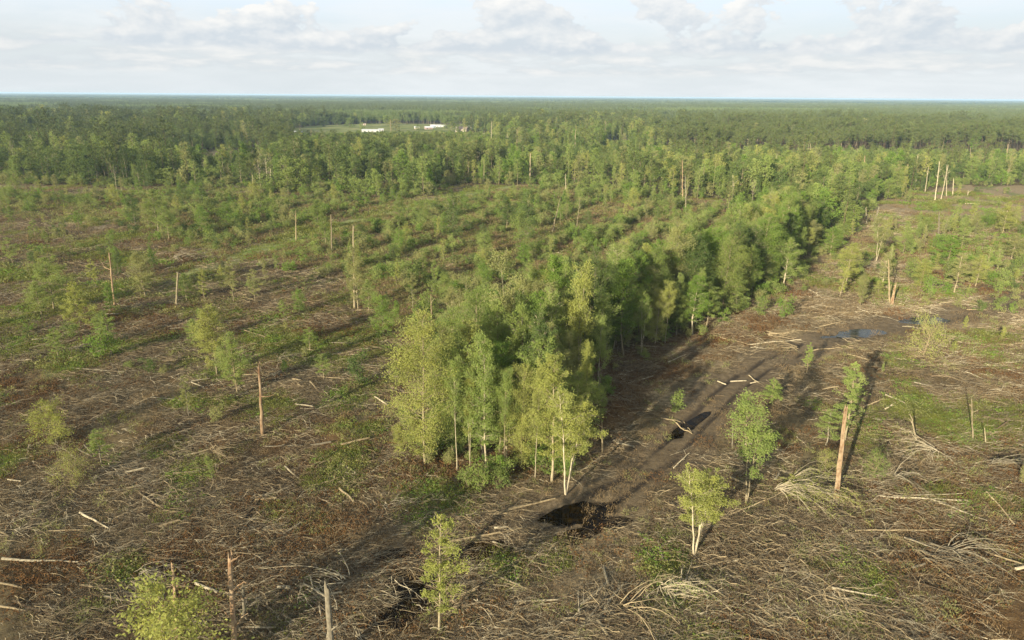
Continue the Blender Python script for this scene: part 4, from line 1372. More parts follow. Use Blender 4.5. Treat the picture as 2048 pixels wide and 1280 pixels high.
# woods within 1150 m: the ones that show largest are things, the rest one mass
X, Y = jitter_grid(-1000, 1000, 180, 1150, 5.6, rng)
ok = in_woods(X, Y) & in_frame(X, Y, m=160) & (np.hypot(X, Y) < 1180)
ok &= ~(inside(FIELD, X, Y) | inside(FIELD2, X, Y) | inside(BARE, X, Y))
X, Y = X[ok], Y[ok]
U, V = proj(X, Y)
D = np.hypot(X, Y)
den = fbm(X, Y, 60, 81)
dark = fbm(X, Y, 120, 82)
q = rng.uniform(0, 1, len(X))
# pine plantation on the right, pines sprinkled on the left
plant = ((V < 306) & (U > 1330) & (V > 246)) | ((V < 275) & (dark > 0.5))
pprob = np.where(plant & (U > 1330), 0.93, np.where((V < 330) & (U < 900), 0.30, np.where(V < 285, 0.35, 0.06)))
kind = np.where(q < pprob, 3, 0)
q2 = rng.uniform(0, 1, len(X))
front = (D - np.interp(np.arctan2(X, Y), WE_AZ, WE_D))
kind = np.where((kind == 0) & (q2 < 0.24), 2, kind)
kind = np.where((kind == 0) & (q2 > 0.62), 1, kind)
kind = np.where((kind != 3) & (rng.uniform(0, 1, len(X)) < np.clip(0.60 - front / 130, 0.14, 0.6)), 4, kind)
hh = np.choose(kind, [rng.uniform(9, 16, len(X)), rng.uniform(11, 19, len(X)), rng.uniform(8, 15, len(X)), rng.uniform(16, 22, len(X)), rng.uniform(3.5, 7, len(X))])
hh *= (0.70 + 0.5 * den) * (0.62 + 0.76 * vn(X, Y, 17, 83))
hh = np.where((U < 400), hh * 1.12, hh)
mh = max_height(X, Y)
vt_lim = np.where(U > 1000, 286.0, np.where(U < 585, 262.0, 250.0)) + rng.uniform(-12, 30, len(X))
lim = CAM_H - D * np.tan(PITCH - np.arctan((640 - vt_lim) / F0))
mh = np.where((kind != 3) & (V > 306), np.minimum(mh, np.maximum(lim, 4.0)), mh)
keep = (mh > 2.5)
hh = np.minimum(hh, mh * (0.8 + 0.2 * rng.uniform(0, 1, len(X))))
keep &= (hh > 2.0) & (vn(X, Y, 26, 90) + rng.uniform(-0.15, 0.15, len(X)) > 0.22)
kind = np.where((hh < 6), 4, kind)
X, Y, U, V, D, hh, kind, dark = (a[keep] for a in (X, Y, U, V, D, hh, kind, dark))
KN = ['broad', 'ashy', 'vine', 'pine', 'low']
score = hh / D
broad_idx = [i for i in np.argsort(-score) if kind[i] in (0, 1, 2)]
n_broad_things = max(0, 296 - n_strip - sum(1 for t in TREES if CAT.get(t[0], ('broadleaf_tree',))[0] == 'broadleaf_tree'))
pine_idx = [i for i in np.argsort(-score) if kind[i] == 3][:170]
low_idx = [i for i in np.argsort(-score) if kind[i] == 4][:0]
# trees hidden behind others do not show: prefer those near the wood edge or standing tall
chosen = set(broad_idx[:n_broad_things]) | set(pine_idx)
zone_names = ['at the left border of the woods', 'in the left woods edge', 'in the left centre woods edge', 'in the woods edge behind the grassy path', 'in the centre woods edge',
              'in the woods edge behind the tree strip', 'in the woods left of the right clearing', 'in the woods behind the right clearing']
for i in chosen:
    kd = KN[kind[i]]
    p = M_[kd][rng.integers(len(M_[kd]))]
    zi = int(np.clip(U[i] / 256, 0, 7))
    dk = dark[i]
    if kd == 'pine':
        lf = 'pine'
        nm, cat, grp = 'pine_tree', 'pine', 'pines of the back woods'
        lb = '%s pine %s' % ('tall' if hh[i] > 19 else 'slim', where(X[i], Y[i]))
    else:
        w = [0.08, 0.22, 0.28, 0.22, 0.12, 0.08] if U[i] > 700 else [0.02, 0.12, 0.14, 0.32, 0.30, 0.10]
        lf = rng.choice(['yellow', 'light', 'fresh', 'mid', 'dark', 'olive'], p=w)
        nm, cat, grp = 'broadleaf_tree', 'tree', 'broadleaved trees'
        shp = {'broad': 'full-crowned tree', 'ashy': 'open airy tree', 'vine': 'vine-clad narrow tree'}[kd]
        lb = '%s %s %s' % (look_of(lf, kd, hh[i], 14, 9), shp, where(X[i], Y[i]))
    place(p, nm, lb, cat, grp, float(X[i]), float(Y[i]), float(hh[i]), rng.uniform(0.85, 1.2), rng.uniform(0, 6.28), lf, None, False, (rng.normal(0, .025), rng.normal(0, .025)))
rest = np.array([i for i in range(len(X)) if i not in chosen])
protos = []
base = {}
WL = {'broad': ['mid', 'dark', 'fresh', 'light', 'woods'], 'ashy': ['light', 'olive', 'woods', 'yellow'], 'vine': ['fresh', 'light', 'mid', 'woods'], 'pine': ['pine'] * 4, 'low': ['fresh', 'mid', 'light', 'olive']}
for kd in KN:
    base[kd] = (len(protos), len(M_[kd]))
    for j, p in enumerate(M_[kd]):
        me = p['joined'].copy()
        me.materials[1] = L[WL[kd][j % len(WL[kd])]]
        protos.append(me)
nb_ = len(protos)
bare0 = 0
for kd in KN:
    for j, p in enumerate(M_[kd]):
        me = p['joined'].copy()
        me.materials[1] = L['pine' if kd == 'pine' else ['dark', 'mid', 'dark', 'dark', 'mid'][j]]
        protos.append(me)
idx = np.array([base[KN[kind[i]]][0] + rng.integers(base[KN[kind[i]]][1]) + (nb_ if rng.uniform() < np.clip((950 - U[i]) / 700, 0.1, 0.62) + (dark[i] - 0.5) * 1.6 else 0) for i in rest])
bare0 = len(protos)
protos += [p['joined'] for p in K['bare']] + [tree_proto(345 + j, 13, 0.8, 0.6, 6, 0, 0.2, 0.1, 'vase', 35, 62, 0.0, sub=2, tr=0.030, mat_b=('white', 'pale')[j % 2], curve=0.05)['joined'] for j in range(2)]
is_bare = (rng.uniform(0, 1, len(rest)) < 0.05) & (hh[rest] > 7)
idx = np.where(is_bare, bare0 + rng.integers(0, 4, len(rest)), idx)
Hp = {'broad': 14, 'ashy': 15, 'vine': 12, 'pine': 19, 'low': 6}
s = np.array([hh[i] / Hp[KN[kind[i]]] for i in rest])
wd = s * rng.uniform(0.85, 1.25, len(s))
wd = np.maximum(wd, 0.45)
scatter('woods', protos, np.stack([X[rest], Y[rest], zg(X[rest], Y[rest])], 1), rng.uniform(0, 6.28, len(rest)), np.stack([wd, wd, s], 1), idx)
print('woods', len(chosen), len(rest))

# groves beyond, in one mass each
gpz = [grove_proto(400 + i, i >= 3) for i in range(6)]


def ring(x0, y0, y1, step, half):
    xs, ys = jitter_grid(-x0, x0, y0, y1, step, rng, 0.4)
    k = (np.abs(xs) < ys * half + 100)
    return xs[k], ys[k]


X, Y = ring(2600, 900, 3300, 25, 0.80)
Dg = np.hypot(X, Y)
k = (Dg > 1140) & ~(inside(FIELD, X, Y) | inside(FIELD2, X, Y))
hs = rng.uniform(0.75, 1.1, len(X)) * (0.8 + 0.4 * fbm(X, Y, 90, 92))
mh = max_height(X, Y)
k &= mh > 5
hs = np.minimum(hs, mh / 20)
X2, Y2 = ring(7200, 3000, 9000, 60, 0.80)
pm = (fbm(X, Y, 260, 91) + rng.uniform(-0.12, 0.12, len(X))) > 0.46
X, Y, hs, pm = X[k], Y[k], hs[k], pm[k]
idx = np.where(pm, rng.integers(3, 6, len(X)), rng.integers(0, 3, len(X)))
scatter('distant_woods', gpz, np.stack([X, Y, np.zeros(len(X))], 1), rng.uniform(0, 6.28, len(X)), np.stack([np.ones(len(X)) * 1.05] * 2 + [hs], 1), idx)
pm = (fbm(X2, Y2, 700, 93) + rng.uniform(-0.12, 0.12, len(X2))) > 0.46
idx = np.where(pm, rng.integers(3, 6, len(X2)), rng.integers(0, 3, len(X2)))
hs = rng.uniform(0.7, 1.15, len(X2)) * (0.75 + 0.5 * fbm(X2, Y2, 300, 95))
scatter('far_woods', gpz, np.stack([X2, Y2, np.zeros(len(X2))], 1), rng.uniform(0, 6.28, len(X2)), np.stack([np.ones(len(X2)) * 2.0] * 2 + [hs], 1), idx)
print('groves', len(X), len(X2))


def far_canopy():
    rows = np.exp(np.linspace(math.log(5200), math.log(25500), 260))
    az = np.linspace(-0.85, 0.85, 520)
    Rr, A = np.meshgrid(rows, az, indexing='ij')
    x, y = (Rr * np.sin(A)).ravel(), (Rr * np.cos(A)).ravel()
    z = 8 + 6 * vn(x, y, 90, 94) + 5 * rng.uniform(0, 1, len(x)) + 4 * fbm(x, y, 900, 95)
    z[:520] = -1
    idx = np.arange(len(x)).reshape(Rr.shape)
    F = np.stack([idx[:-1, :-1], idx[1:, :-1], idx[1:, 1:], idx[:-1, 1:]], -1).reshape(-1, 4)
    m, N = new_mat('far_canopy')
    geo = N.n('ShaderNodeNewGeometry')
    n = N.noise(geo.outputs['Position'], 0.0011, 5, 0.6)
    n2 = N.noise(geo.outputs['Position'], 0.03, 3, 0.6)
    c = N.ramp(N.math('ADD', N.math('MULTIPLY', n, 0.65), N.math('MULTIPLY', n2, 0.35)), [(0.38, (0.024, 0.046, 0.027)), (0.55, (0.044, 0.071, 0.036)), (0.68, (0.076, 0.103, 0.053))])
    b = N.n('ShaderNodeBsdfDiffuse', ins={0: c})
    o = N.n('ShaderNodeOutputMaterial')
    N.t.links.new(b.outputs[0], o.inputs[0])
    mb = MB()
    mb.add(np.stack([x, y, z], 1), F)
    tag(link('horizon_woods', mb.mesh('horizon_woods', [m])), kind='stuff')


far_canopy()

# ------------------------------------------------------------------ regrowth shrubs
rng = np.random.default_rng(99)
PD = PATH[-1] - PATH[0]
PD = PD / np.linalg.norm(PD)
PN = np.array([-PD[1], PD[0]])
X, Y = jitter_grid(-330, 260, 80, 420, 2.25, rng, 0.5)
ok = in_frame(X, Y, m=60) & ~in_woods(X * 0.93, Y * 0.93) & ~inside(STRIP, X, Y)
WX, WY = X + (fbm(X, Y, 40, 3) - 0.5) * 75, Y + (fbm(X, Y, 40, 4) - 0.5) * 75 + (vn(X, Y, 7, 6) - 0.5) * 16
reg = (inside(REGROW, WX, WY) & (X < 60)) | (inside(REGROW, X, Y) & (X >= 60)) | (in_woods(X, Y)) | (rng.uniform(0, 1, len(X)) < np.clip((Y - 85) / 60, 0, 1) * 0.10 * (fbm(X, Y, 18, 27) > 0.50))
rows = 0.5 + 0.5 * np.sin((X * PN[0] + Y * PN[1]) * 2 * math.pi / 12.5 + fbm(X, Y, 40, 12) * 5)
dens = 0.05 + 0.78 * rows ** 1.7 * np.clip(fbm(X, Y, 16, 13) * 2.6 - 0.45, 0, 1)
RT = poly([(1640, 480), (1760, 450), (2100, 430), (2100, 640), (1830, 615), (1660, 560)])
dens = np.where(inside(REGROW, WX, WY) | (X >= 60) | in_woods(X, Y), dens, 0.6)
ok &= (reg & (rng.uniform(0, 1, len(X)) < dens)) | (inside(RT, X, Y) & (rng.uniform(0, 1, len(X)) < 0.10) & (fbm(X, Y, 14, 28) > 0.45))
ok &= (dist_line(PATH, X, Y) > 6.0) & (dist_line(PATH2, X, Y) > 4.5)
X, Y = X[ok], Y[ok]
h = (0.9 + 2.6 * rng.uniform(0, 1, len(X)) ** 2.2 + 2.0 * fbm(X, Y, 25, 14) ** 2) * rng.uniform(0.8, 1.2, len(X))
h = h * np.where((dist_line(PATH, X, Y + 10) < 13) | (dist_line(PATH2, X, Y + 6) < 7), 0.4, 1.0)
score = h / np.hypot(X, Y)
order = np.argsort(-score)
n_shrub_things = 230
PLACE_N = 0
for i in order[:n_shrub_things]:
    p = K['shrub'][rng.integers(5)]
    lf = rng.choice(['fresh', 'mid', 'light', 'olive', 'dark'], p=[0.26, 0.28, 0.2, 0.16, 0.10])
    lb = '%s shrub %s' % (look_of(lf, '', h[i], 3.6, 2.4), where(X[i], Y[i]))
    place(p, 'shrub', lb, 'shrub', 'shrubs of the regrowth', float(X[i]), float(Y[i]), float(h[i]), rng.uniform(0.8, 1.2), rng.uniform(0, 6.28), lf, 'grey', False)
r_ = order[n_shrub_things:]
SX, SY = jitter_grid(STRIP[:, 0].min() - 6, STRIP[:, 0].max() + 6, STRIP[:, 1].min() - 6, STRIP[:, 1].max() + 6, 2.3, rng, 0.5)
sk = inside(STRIP, SX, SY) | inside(STRIP, SX + 2.5, SY + 2.5) | inside(STRIP, SX - 1.5, SY + 3)
sk &= rng.uniform(0, 1, len(SX)) < 0.36
SX, SY = SX[sk], SY[sk]
X = np.concatenate([X, SX]); Y = np.concatenate([Y, SY]); h = np.concatenate([h, rng.uniform(1.0, 3.2, len(SX))])
r_ = np.concatenate([r_, np.arange(len(X) - len(SX), len(X))])
protos = []
for j, lf in enumerate(['fresh', 'mid', 'light', 'olive', 'mid', 'dark', 'olive']):
    me = K['shrub'][j % 5]['joined'].copy()
    me.materials[1] = L[lf]
    protos.append(me)
sc = h[r_] / 2.4
sw = sc * rng.uniform(0.9, 1.5, len(sc))
scatter('undergrowth', protos, np.stack([X[r_], Y[r_], zg(X[r_], Y[r_]) - 0.05], 1), rng.uniform(0, 6.28, len(r_)), np.stack([sw, sw, sc], 1), rng.integers(0, len(protos), len(r_)))
print('shrubs', len(X))

# young trees sprinkled over regrowth and slash
X, Y = jitter_grid(-330, 330, 60, 420, 8.6, rng, 0.5)
ok = in_frame(X, Y, m=40) & ~in_woods(X, Y) & ~inside(STRIP, X, Y) & (dist_line(PATH, X, Y) > 5) & ((dist_line(PATH, X, Y + 9) > 9) | (rng.uniform(0, 1, len(X)) < 0.25)) & (dist_line(TRACK, X, Y) > 6) & (puddle_mask(X, Y, 1.6) < 0.1)
U, V = proj(X, Y)
reg = inside(REGROW, X, Y)
rightt = (U > 1640) & (V > 440) & (V < 620)
pr = np.where(reg, 0.40, 0.10)
pr = np.where((U < 560) & (V < 640) & ~reg, 0.26, pr)
pr = np.where(rightt, 0.62 * (fbm(X, Y, 22, 29) > 0.42), pr)
pr = np.where((V > 760), 0.05, pr)
ok &= rng.uniform(0, 1, len(X)) < pr
yt = []
n_young = 0
for x, y, u, v, rg in sorted(zip(X[ok], Y[ok], U[ok], V[ok], reg[ok]), key=lambda t: math.hypot(t[0], t[1])):
    if not free(x, y, 1.2):
        continue
    q = rng.uniform()
    kd = 'slender' if q < 0.5 else 'wispy' if q < 0.8 else 'bushy' if rg else 'slender'
    h = rng.uniform(3, 8.5) if rg or v < 640 else rng.uniform(2.0, 4.0)
    lf = rng.choice(['yellow', 'light', 'fresh', 'mid', 'olive', 'dark'], p=[0.20, 0.26, 0.16, 0.14, 0.18, 0.06])
    if u > 1640: lf = rng.choice(['yellow', 'light', 'olive'])
    pi = rng.integers(len(K[kd]))
    p = K[kd][pi]
    if len(yt) or n_young >= 262:
        yt.append((x, y, h, kd, pi, lf))
        continue
    n_young += 1
    shp = {'slender': 'thin sapling', 'wispy': 'feathery young tree', 'bushy': 'bushy young tree'}[kd]
    place(p, 'slender_tree', '%s %s %s' % (look_of(lf, '', h, 6.5, 3.5), shp, where(x, y)), 'young tree', 'thin young trees of the clearing',
          float(x), float(y), float(h), rng.uniform(0.75, 1.2), rng.uniform(0, 6.28), lf, rng.choice(['pale', 'grey']), math.hypot(x, y) < 190, (rng.normal(0, .06), rng.normal(0, .06)))
    OCC.append((x, y, 0.6))

if yt:
    keys = sorted({(t[3], int(t[4]), str(t[5])) for t in yt})
    protos = []
    for (kd, pi, lf) in keys:
        me = K[kd][pi]['joined'].copy()
        me.materials[1] = L[lf]
        protos.append(me)
    A_ = np.array([(t[0], t[1], t[2] / K[t[3]][t[4]]['H']) for t in yt])
    scatter('young_growth', protos, np.stack([A_[:, 0], A_[:, 1], zg(A_[:, 0], A_[:, 1])], 1), rng.uniform(0, 6.28, len(yt)), A_[:, 2], [keys.index((t[3], int(t[4]), str(t[5]))) for t in yt])

# ------------------------------------------------------------------ logs
LOGS = [  # u1, v1, u2, v2, radius m, bark, label
    (5, 1120, 157, 1125, 0.16, 'white', 'long bleached log with a branched tip near the left border'), (300, 1113, 437, 1130, 0.13, 'tan', 'long forked tan log right of the bleached one'),
    (318, 1056, 362, 1047, 0.17, 'tan', 'short thick cut tan log in the left foreground'), (392, 1174, 436, 1191, 0.17, 'white', 'short cut log lying left of the ridged snag'),
    (556, 1184, 581, 1184, 0.2, 'white', 'very short pale cut log right of the ridged snag'), (257, 1163, 312, 1157, 0.12, 'tan', 'pale stick-like log beside the thin snag'),
    (75, 1168, 195, 1170, 0.08, 'tan', 'thin straight pole lying in the left foreground'), (0, 1166, 45, 1175, 0.12, 'tan', 'cut log end at the left border'),
    (84, 1232, 110, 1170, 0.10, 'dark', 'dark thin log pointing away in the bottom left corner'), (280, 988, 344, 1034, 0.13, 'tan', 'mossy log with green sprouts in the left foreground'),
    (570, 935, 602, 964, 0.13, 'white', 'bleached log with bark peeled in the centre left slash'), (685, 935, 712, 950, 0.14, 'white', 'pale log piece by the bright green weeds'),
    (688, 948, 718, 954, 0.12, 'white', 'second pale log piece by the bright green weeds'), (486, 1046, 540, 975, 0.20, 'dark', 'dark log overgrown by a bright green vine'),
    (0, 1065, 22, 1074, 0.12, 'tan', 'small log at the left border above the pole'), (985, 1035, 1110, 1005, 0.17, 'tan', 'long tan log left of the big black puddle'),
    (900, 1085, 1045, 1064, 0.16, 'tan', 'long tan log below the small black puddle'), (838, 1103, 905, 1083, 0.14, 'tan', 'log butting against the long tan log'),
    (1190, 1085, 1060, 1060, 0.02, 'tan', 'thin curved twig lying below the big black puddle'), (985, 1083, 1160, 1134, 0.10, 'white', 'long thin pale trunk below the puddles'),
    (1000, 1158, 1085, 1195, 0.13, 'pale', 'crooked pale log in the bottom centre'), (950, 1140, 1018, 1148, 0.08, 'tan', 'thin tan log in the bottom centre'),
    (833, 1160, 870, 1174, 0.17, 'white', 'thick bleached broken log at the black pool'), (920, 1180, 936, 1207, 0.17, 'tan', 'short log end of the pile by the thin tree'),
    (988, 1060, 1014, 1059, 0.16, 'white', 'short bright log section by the long tan logs'), (1316, 1086, 1326, 1125, 0.12, 'grey', 'grey pole left of the four-stemmed tree'),
    (1265, 1127, 1300, 1110, 0.02, 'tan', 'thin pale curved branch in the bottom centre right'), (1268, 1128, 1285, 1120, 0.14, 'grey', 'small grey cut log in the bottom centre right'),
    (1160, 1216, 1215, 1172, 0.2, 'grey', 'grey log leaning on the fan-shaped brush pile'), (1215, 1175, 1208, 1135, 0.2, 'grey', 'second grey log on top of the fan-shaped brush pile'),
    (975, 1222, 1006, 1255, 0.10, 'tan', 'pale slanted pole at the bottom centre'), (945, 1255, 968, 1220, 0.12, 'dark', 'dark slanted pole crossing the pale one'),
    (1136, 1237, 1170, 1243, 0.12, 'tan', 'small tan log in front of the fan-shaped brush pile'), (1195, 1247, 1214, 1278, 0.18, 'pale', 'pale log end at the bottom edge'),
    (1380, 1147, 1560, 1272, 0.14, 'pale', 'very long bent pale log in the right foreground'), (1482, 1065, 1565, 1136, 0.10, 'white', 'long straight bleached pole right of the four-stemmed tree'),
    (1558, 1138, 1610, 1130, 0.10, 'tan', 'tan pole meeting the bleached one'), (1556, 1192, 1630, 1282, 0.10, 'white', 'thin pale curved pole in the right foreground'),
    (1643, 1190, 1708, 1213, 0.09, 'tan', 'thin tan curved pole near the yellow sprout'), (1382, 1138, 1475, 1120, 0.13, 'tan', 'forked tan log in front of the four-stemmed tree'),
    (1758, 992, 1940, 1004, 0.15, 'white', 'long forked bleached limb right of the red-brown snag'), (1762, 994, 1925, 990, 0.09, 'white', 'upper arm of the forked bleached limb'),
    (1790, 1068, 1935, 1185, 0.12, 'tan', 'long thin trunk slanting down the right slash'), (1706, 1105, 1800, 1180, 0.10, 'tan', 'long thin trunk across the moss patch'),
    (1972, 990, 2028, 1053, 0.12, 'tan', 'bare trunk slanting near the right border'), (1795, 1245, 1836, 1250, 0.12, 'white', 'short bright log in the bottom right'),
    (1895, 950, 1980, 965, 0.10, 'tan', 'pale pole right of the low fresh green bush'), (2032, 1138, 2060, 1132, 0.2, 'white', 'pale log end at the right border'),
    (1368, 840, 1384, 865, 0.02, 'tan', 'thin twig by the long black rut'), (1341, 838, 1384, 866, 0.11, 'tan', 'pale pole lying across the mud track'),
    (1335, 729, 1385, 708, 0.13, 'white', 'bleached log at the strip edge'), (1500, 690, 1602, 682, 0.13, 'white', 'long straight pale log in the slash before the sapling'),
    (1505, 669, 1640, 665, 0.08, 'tan', 'thin tan pole behind the long straight pale log'), (1618, 580, 1650, 602, 0.20, 'white', 'bleached log behind the mud track'),
    (1805, 650, 1905, 668, 0.13, 'white', 'long pale log beside the farther grey puddle'), (1970, 660, 2010, 667, 0.14, 'white', 'pale log near the right border behind the slash'),
    (1827, 768, 1865, 775, 0.13, 'white', 'short bleached log right of the wide spreading bush'), (1500, 765, 1515, 767, 0.12, 'white', 'small pale log in the mud track'),
    (1497, 751, 1518, 770, 0.10, 'pale', 'pale stick stuck at the near side of the mud track'), (1770, 793, 1808, 810, 0.14, 'white', 'pair of pale poles behind the red-brown snag'),
    (1770, 870, 1836, 880, 0.10, 'tan', 'tan pole in the right slash'), (1850, 795, 1910, 803, 0.09, 'tan', 'thin pale pole in the right slash'),
    (1930, 745, 1975, 763, 0.11, 'white', 'slanting bleached pole in the far right slash'), (383, 766, 420, 757, 0.12, 'white', 'bright crooked branch lying in the left slash'),
    (383, 768, 408, 775, 0.10, 'white', 'short arm below the bright crooked branch'), (28, 722, 65, 724, 0.15, 'white', 'bright log near the left border'), (0, 730, 35, 731, 0.12, 'tan', 'log at the left border below the bright one'),
    (330, 652, 362, 656, 0.12, 'tan', 'tan log beyond the lone feathery tree'), (178, 684, 205, 686, 0.15, 'white', 'pale log beside the spindly trees'), (350, 738, 388, 739, 0.10, 'tan', 'thin pole left of the lone feathery tree'),
    (165, 668, 200, 688, 0.12, 'tan', 'angled log left of the spindly trees'), (666, 635, 684, 641, 0.14, 'white', 'small bright log left of the dense bush tree'),
    (705, 637, 740, 637, 0.12, 'white', 'bright log before the tallest thin pale snag'), (560, 637, 580, 635, 0.12, 'white', 'small pale log by the tiny light tree'),
    (750, 795, 776, 811, 0.14, 'white', 'bright log left of the massive leafy tree'), (620, 770, 636, 785, 0.16, 'tan', 'short tan log by the vine-wrapped sapling'),
    (158, 900, 186, 915, 0.12, 'grey', 'grey log of the small stack in the left slash'), (168, 893, 190, 913, 0.12, 'grey', 'second grey log of the small stack in the left slash'),
    (130, 828, 168, 826, 0.1, 'tan', 'tan pole right of the round pale bush'), (1232, 890, 1270, 896, 0.16, 'white', 'pale log right of the strip tip'), (1225, 880, 1245, 905, 0.10, 'tan', 'tan stick right of the strip tip'),
    (1690, 447 + 5, 1890, 460, 0.2, 'white', 'long pale pole at the near side of the far right clearing'), (1930, 409, 1960, 409, 0.25, 'white', 'pale log in the far right clearing'),
    (1560, 1215, 1535, 1217, 0.08, 'tan', 'short tan stick in the right foreground'), (640, 1118, 700, 1115, 0.06, 'tan', 'thin pale stick on the left mud'), (552, 1130, 616, 1138, 0.08, 'white', 'thin bleached pole on the left mud'),
    (500, 1195, 560, 1240, 0.09, 'tan', 'bent bleached branch right of the ridged snag'), (490, 1253, 528, 1262, 0.11, 'tan', 'tan log near the bottom left centre'), (160, 1248, 212, 1262, 0.11, 'white', 'pale log at the bottom left'),
    (568, 1069, 610, 1042, 0.12, 'grey', 'grey log in the centre left slash'), (540, 1050, 575, 1065, 0.12, 'tan', 'tan log beside the vine-grown log'),
]
RL = np.random.default_rng(12)


def log_mesh(ln, r, bark, seed, fork=True, bend=0.03, k=7, drape=None):
    g = np.random.default_rng(seed)
    n = max(4, min(10, int(ln / 1.2) + 3))
    t = np.linspace(0, 1, n)
    w = np.cumsum(g.normal(0, bend * ln / n * 1.3, (n, 2)), 0)
    w -= t[:, None] * w[-1]
    P = np.stack([(t - 0.5) * ln, w[:, 0], w[:, 1] * 0.35], 1)
    if drape is not None:
        P[:, 2] = drape(P[:, 0], P[:, 1])
    R = r * (1.1 - (0.5 if ln > 4 else 0.15) * t)
    v, q, tr = end_caps(P, R, k, g)
    mb = MB()
    mb.add(v, q); mb.add(v, tr)
    if fork and ln > 2.5:
        for _ in range(g.integers(1, 4)):
            i = g.integers(n // 2, n - 1)
            L_ = g.uniform(0.1, 0.3) * ln
            a = g.uniform(0.3, 0.9) * g.choice([-1, 1])
            s = np.linspace(0, 1, 4)
            Q = P[i] + np.stack([np.cos(a) * s * L_, np.sin(a) * s * L_, 0.15 * L_ * s * g.uniform(-0.3, 1)], 1)
            v, q, tr = end_caps(Q, R[i] * 0.5 * (1.1 - 0.8 * s), 4, g)
            mb.add(v, q); mb.add(v, tr)
    return mb.mesh('log', [B[bark]], True)


def put_log(x0, y0, x1, y1, r, bark, seed, label, bend=0.05, lift=0.0):
    L_ = math.hypot(x1 - x0, y1 - y0)
    a = math.atan2(y1 - y0, x1 - x0)
    cx, cy, ca, sa = (x0 + x1) / 2, (y0 + y1) / 2, math.cos(a), math.sin(a)
    zc = z1(cx, cy)

    def drape(px, py):
        X_, Y_ = cx + px * ca - py * sa, cy + px * sa + py * ca
        z = zg(X_, Y_) - zc
        lin = np.linspace(z[0], z[-1], len(z))
        return np.maximum(z * 0.35 + lin * 0.65, z - 1.2 * r) * 0.9 + r * 0.9 + 0.12 + lift
    o = link('fallen_log', log_mesh(L_, r, bark, seed, bend=bend, k=7 if L_ > 3 else 6, drape=drape))
    o.location = (cx, cy, zc)
    o.rotation_euler = (0, 0, a)
    tag(o, label, 'log', 'fallen logs and poles on the cleared ground')


for i, (a, b, c, d, r, bk, lb) in enumerate(LOGS):
    r = max(0.05, r * 0.78)
    (x0, y0), (x1, y1) = gp(a, b), gp(c, d)
    put_log(float(x0), float(y0), float(x1), float(y1), r, bk, 900 + i, lb, 0.04)


def streak_angle(x, y, g):
    """lie of the felled stems: mostly across the view, turning downhill on the near right"""
    u, v = proj(x, y)
    a = g.normal(0.08, 0.42, np.shape(x))
    b = g.normal(-0.95, 0.4, np.shape(x))
    near = np.clip((u - 1350) / 400, 0, 1) * np.clip((v - 900) / 200, 0, 1)
    a = np.where(g.uniform(0, 1, np.shape(x)) < near * 0.65, b, a)
    return np.where(g.uniform(0, 1, np.shape(x)) < 0.22, g.uniform(-1.57, 1.57, np.shape(x)), a)


def slash_ok(x, y):
    return in_frame(x, y, m=50) & ~in_woods(x, y) & ~inside(STRIP, x, y)


n_log = len(LOGS)
xs, ys = RL.uniform(-170, 190, 30000), RL.uniform(45, 300, 30000)
us, vs_ = proj(xs, ys)
ok = slash_ok(xs, ys) & ~inside(REGROW, xs, ys) & (vs_ > 440) & (vs_ < 1300) & (RL.uniform(0, 1, 30000) < 0.12 + 0.88 * (70 / np.hypot(xs, ys)) ** 1.3)
ok &= (puddle_mask(xs, ys, 1.5) < 0.1) & (RL.uniform(0, 1, 30000) > 0.7 * track_mask(xs, ys))
xs, ys = xs[ok][:290 - n_log], ys[ok][:290 - n_log]
an = streak_angle(xs, ys, RL)
for x, y, a in zip(xs, ys, an):
    bk = RL.choice(['tan', 'white', 'grey', 'dark', 'brown'], p=[0.42, 0.24, 0.16, 0.08, 0.10])
    ln = float(RL.choice([1.6, 2.4, 3.5, 5.0, 7.0, 9.5], p=[0.14, 0.2, 0.22, 0.2, 0.14, 0.10])) * RL.uniform(0.8, 1.2)
    r = RL.uniform(0.06, 0.13)
    hl = ln / 2
    lk = {'tan': 'tan', 'white': 'bleached', 'grey': 'grey', 'dark': 'dark', 'brown': 'brown'}[bk]
    w = 'long thin' if ln > 5.5 else 'short' if ln < 2.6 else 'medium'
    orient = 'across' if abs(a) < 0.5 else 'slanting' if abs(a) < 1.1 else 'pointing away'
    put_log(x - hl * math.cos(a), y - hl * math.sin(a), x + hl * math.cos(a), y + hl * math.sin(a), r, bk, int(RL.integers(1e6)),
            '%s %s log %s, %s' % (w, lk, orient, where(x, y)), 0.06, RL.uniform(0, 0.08))


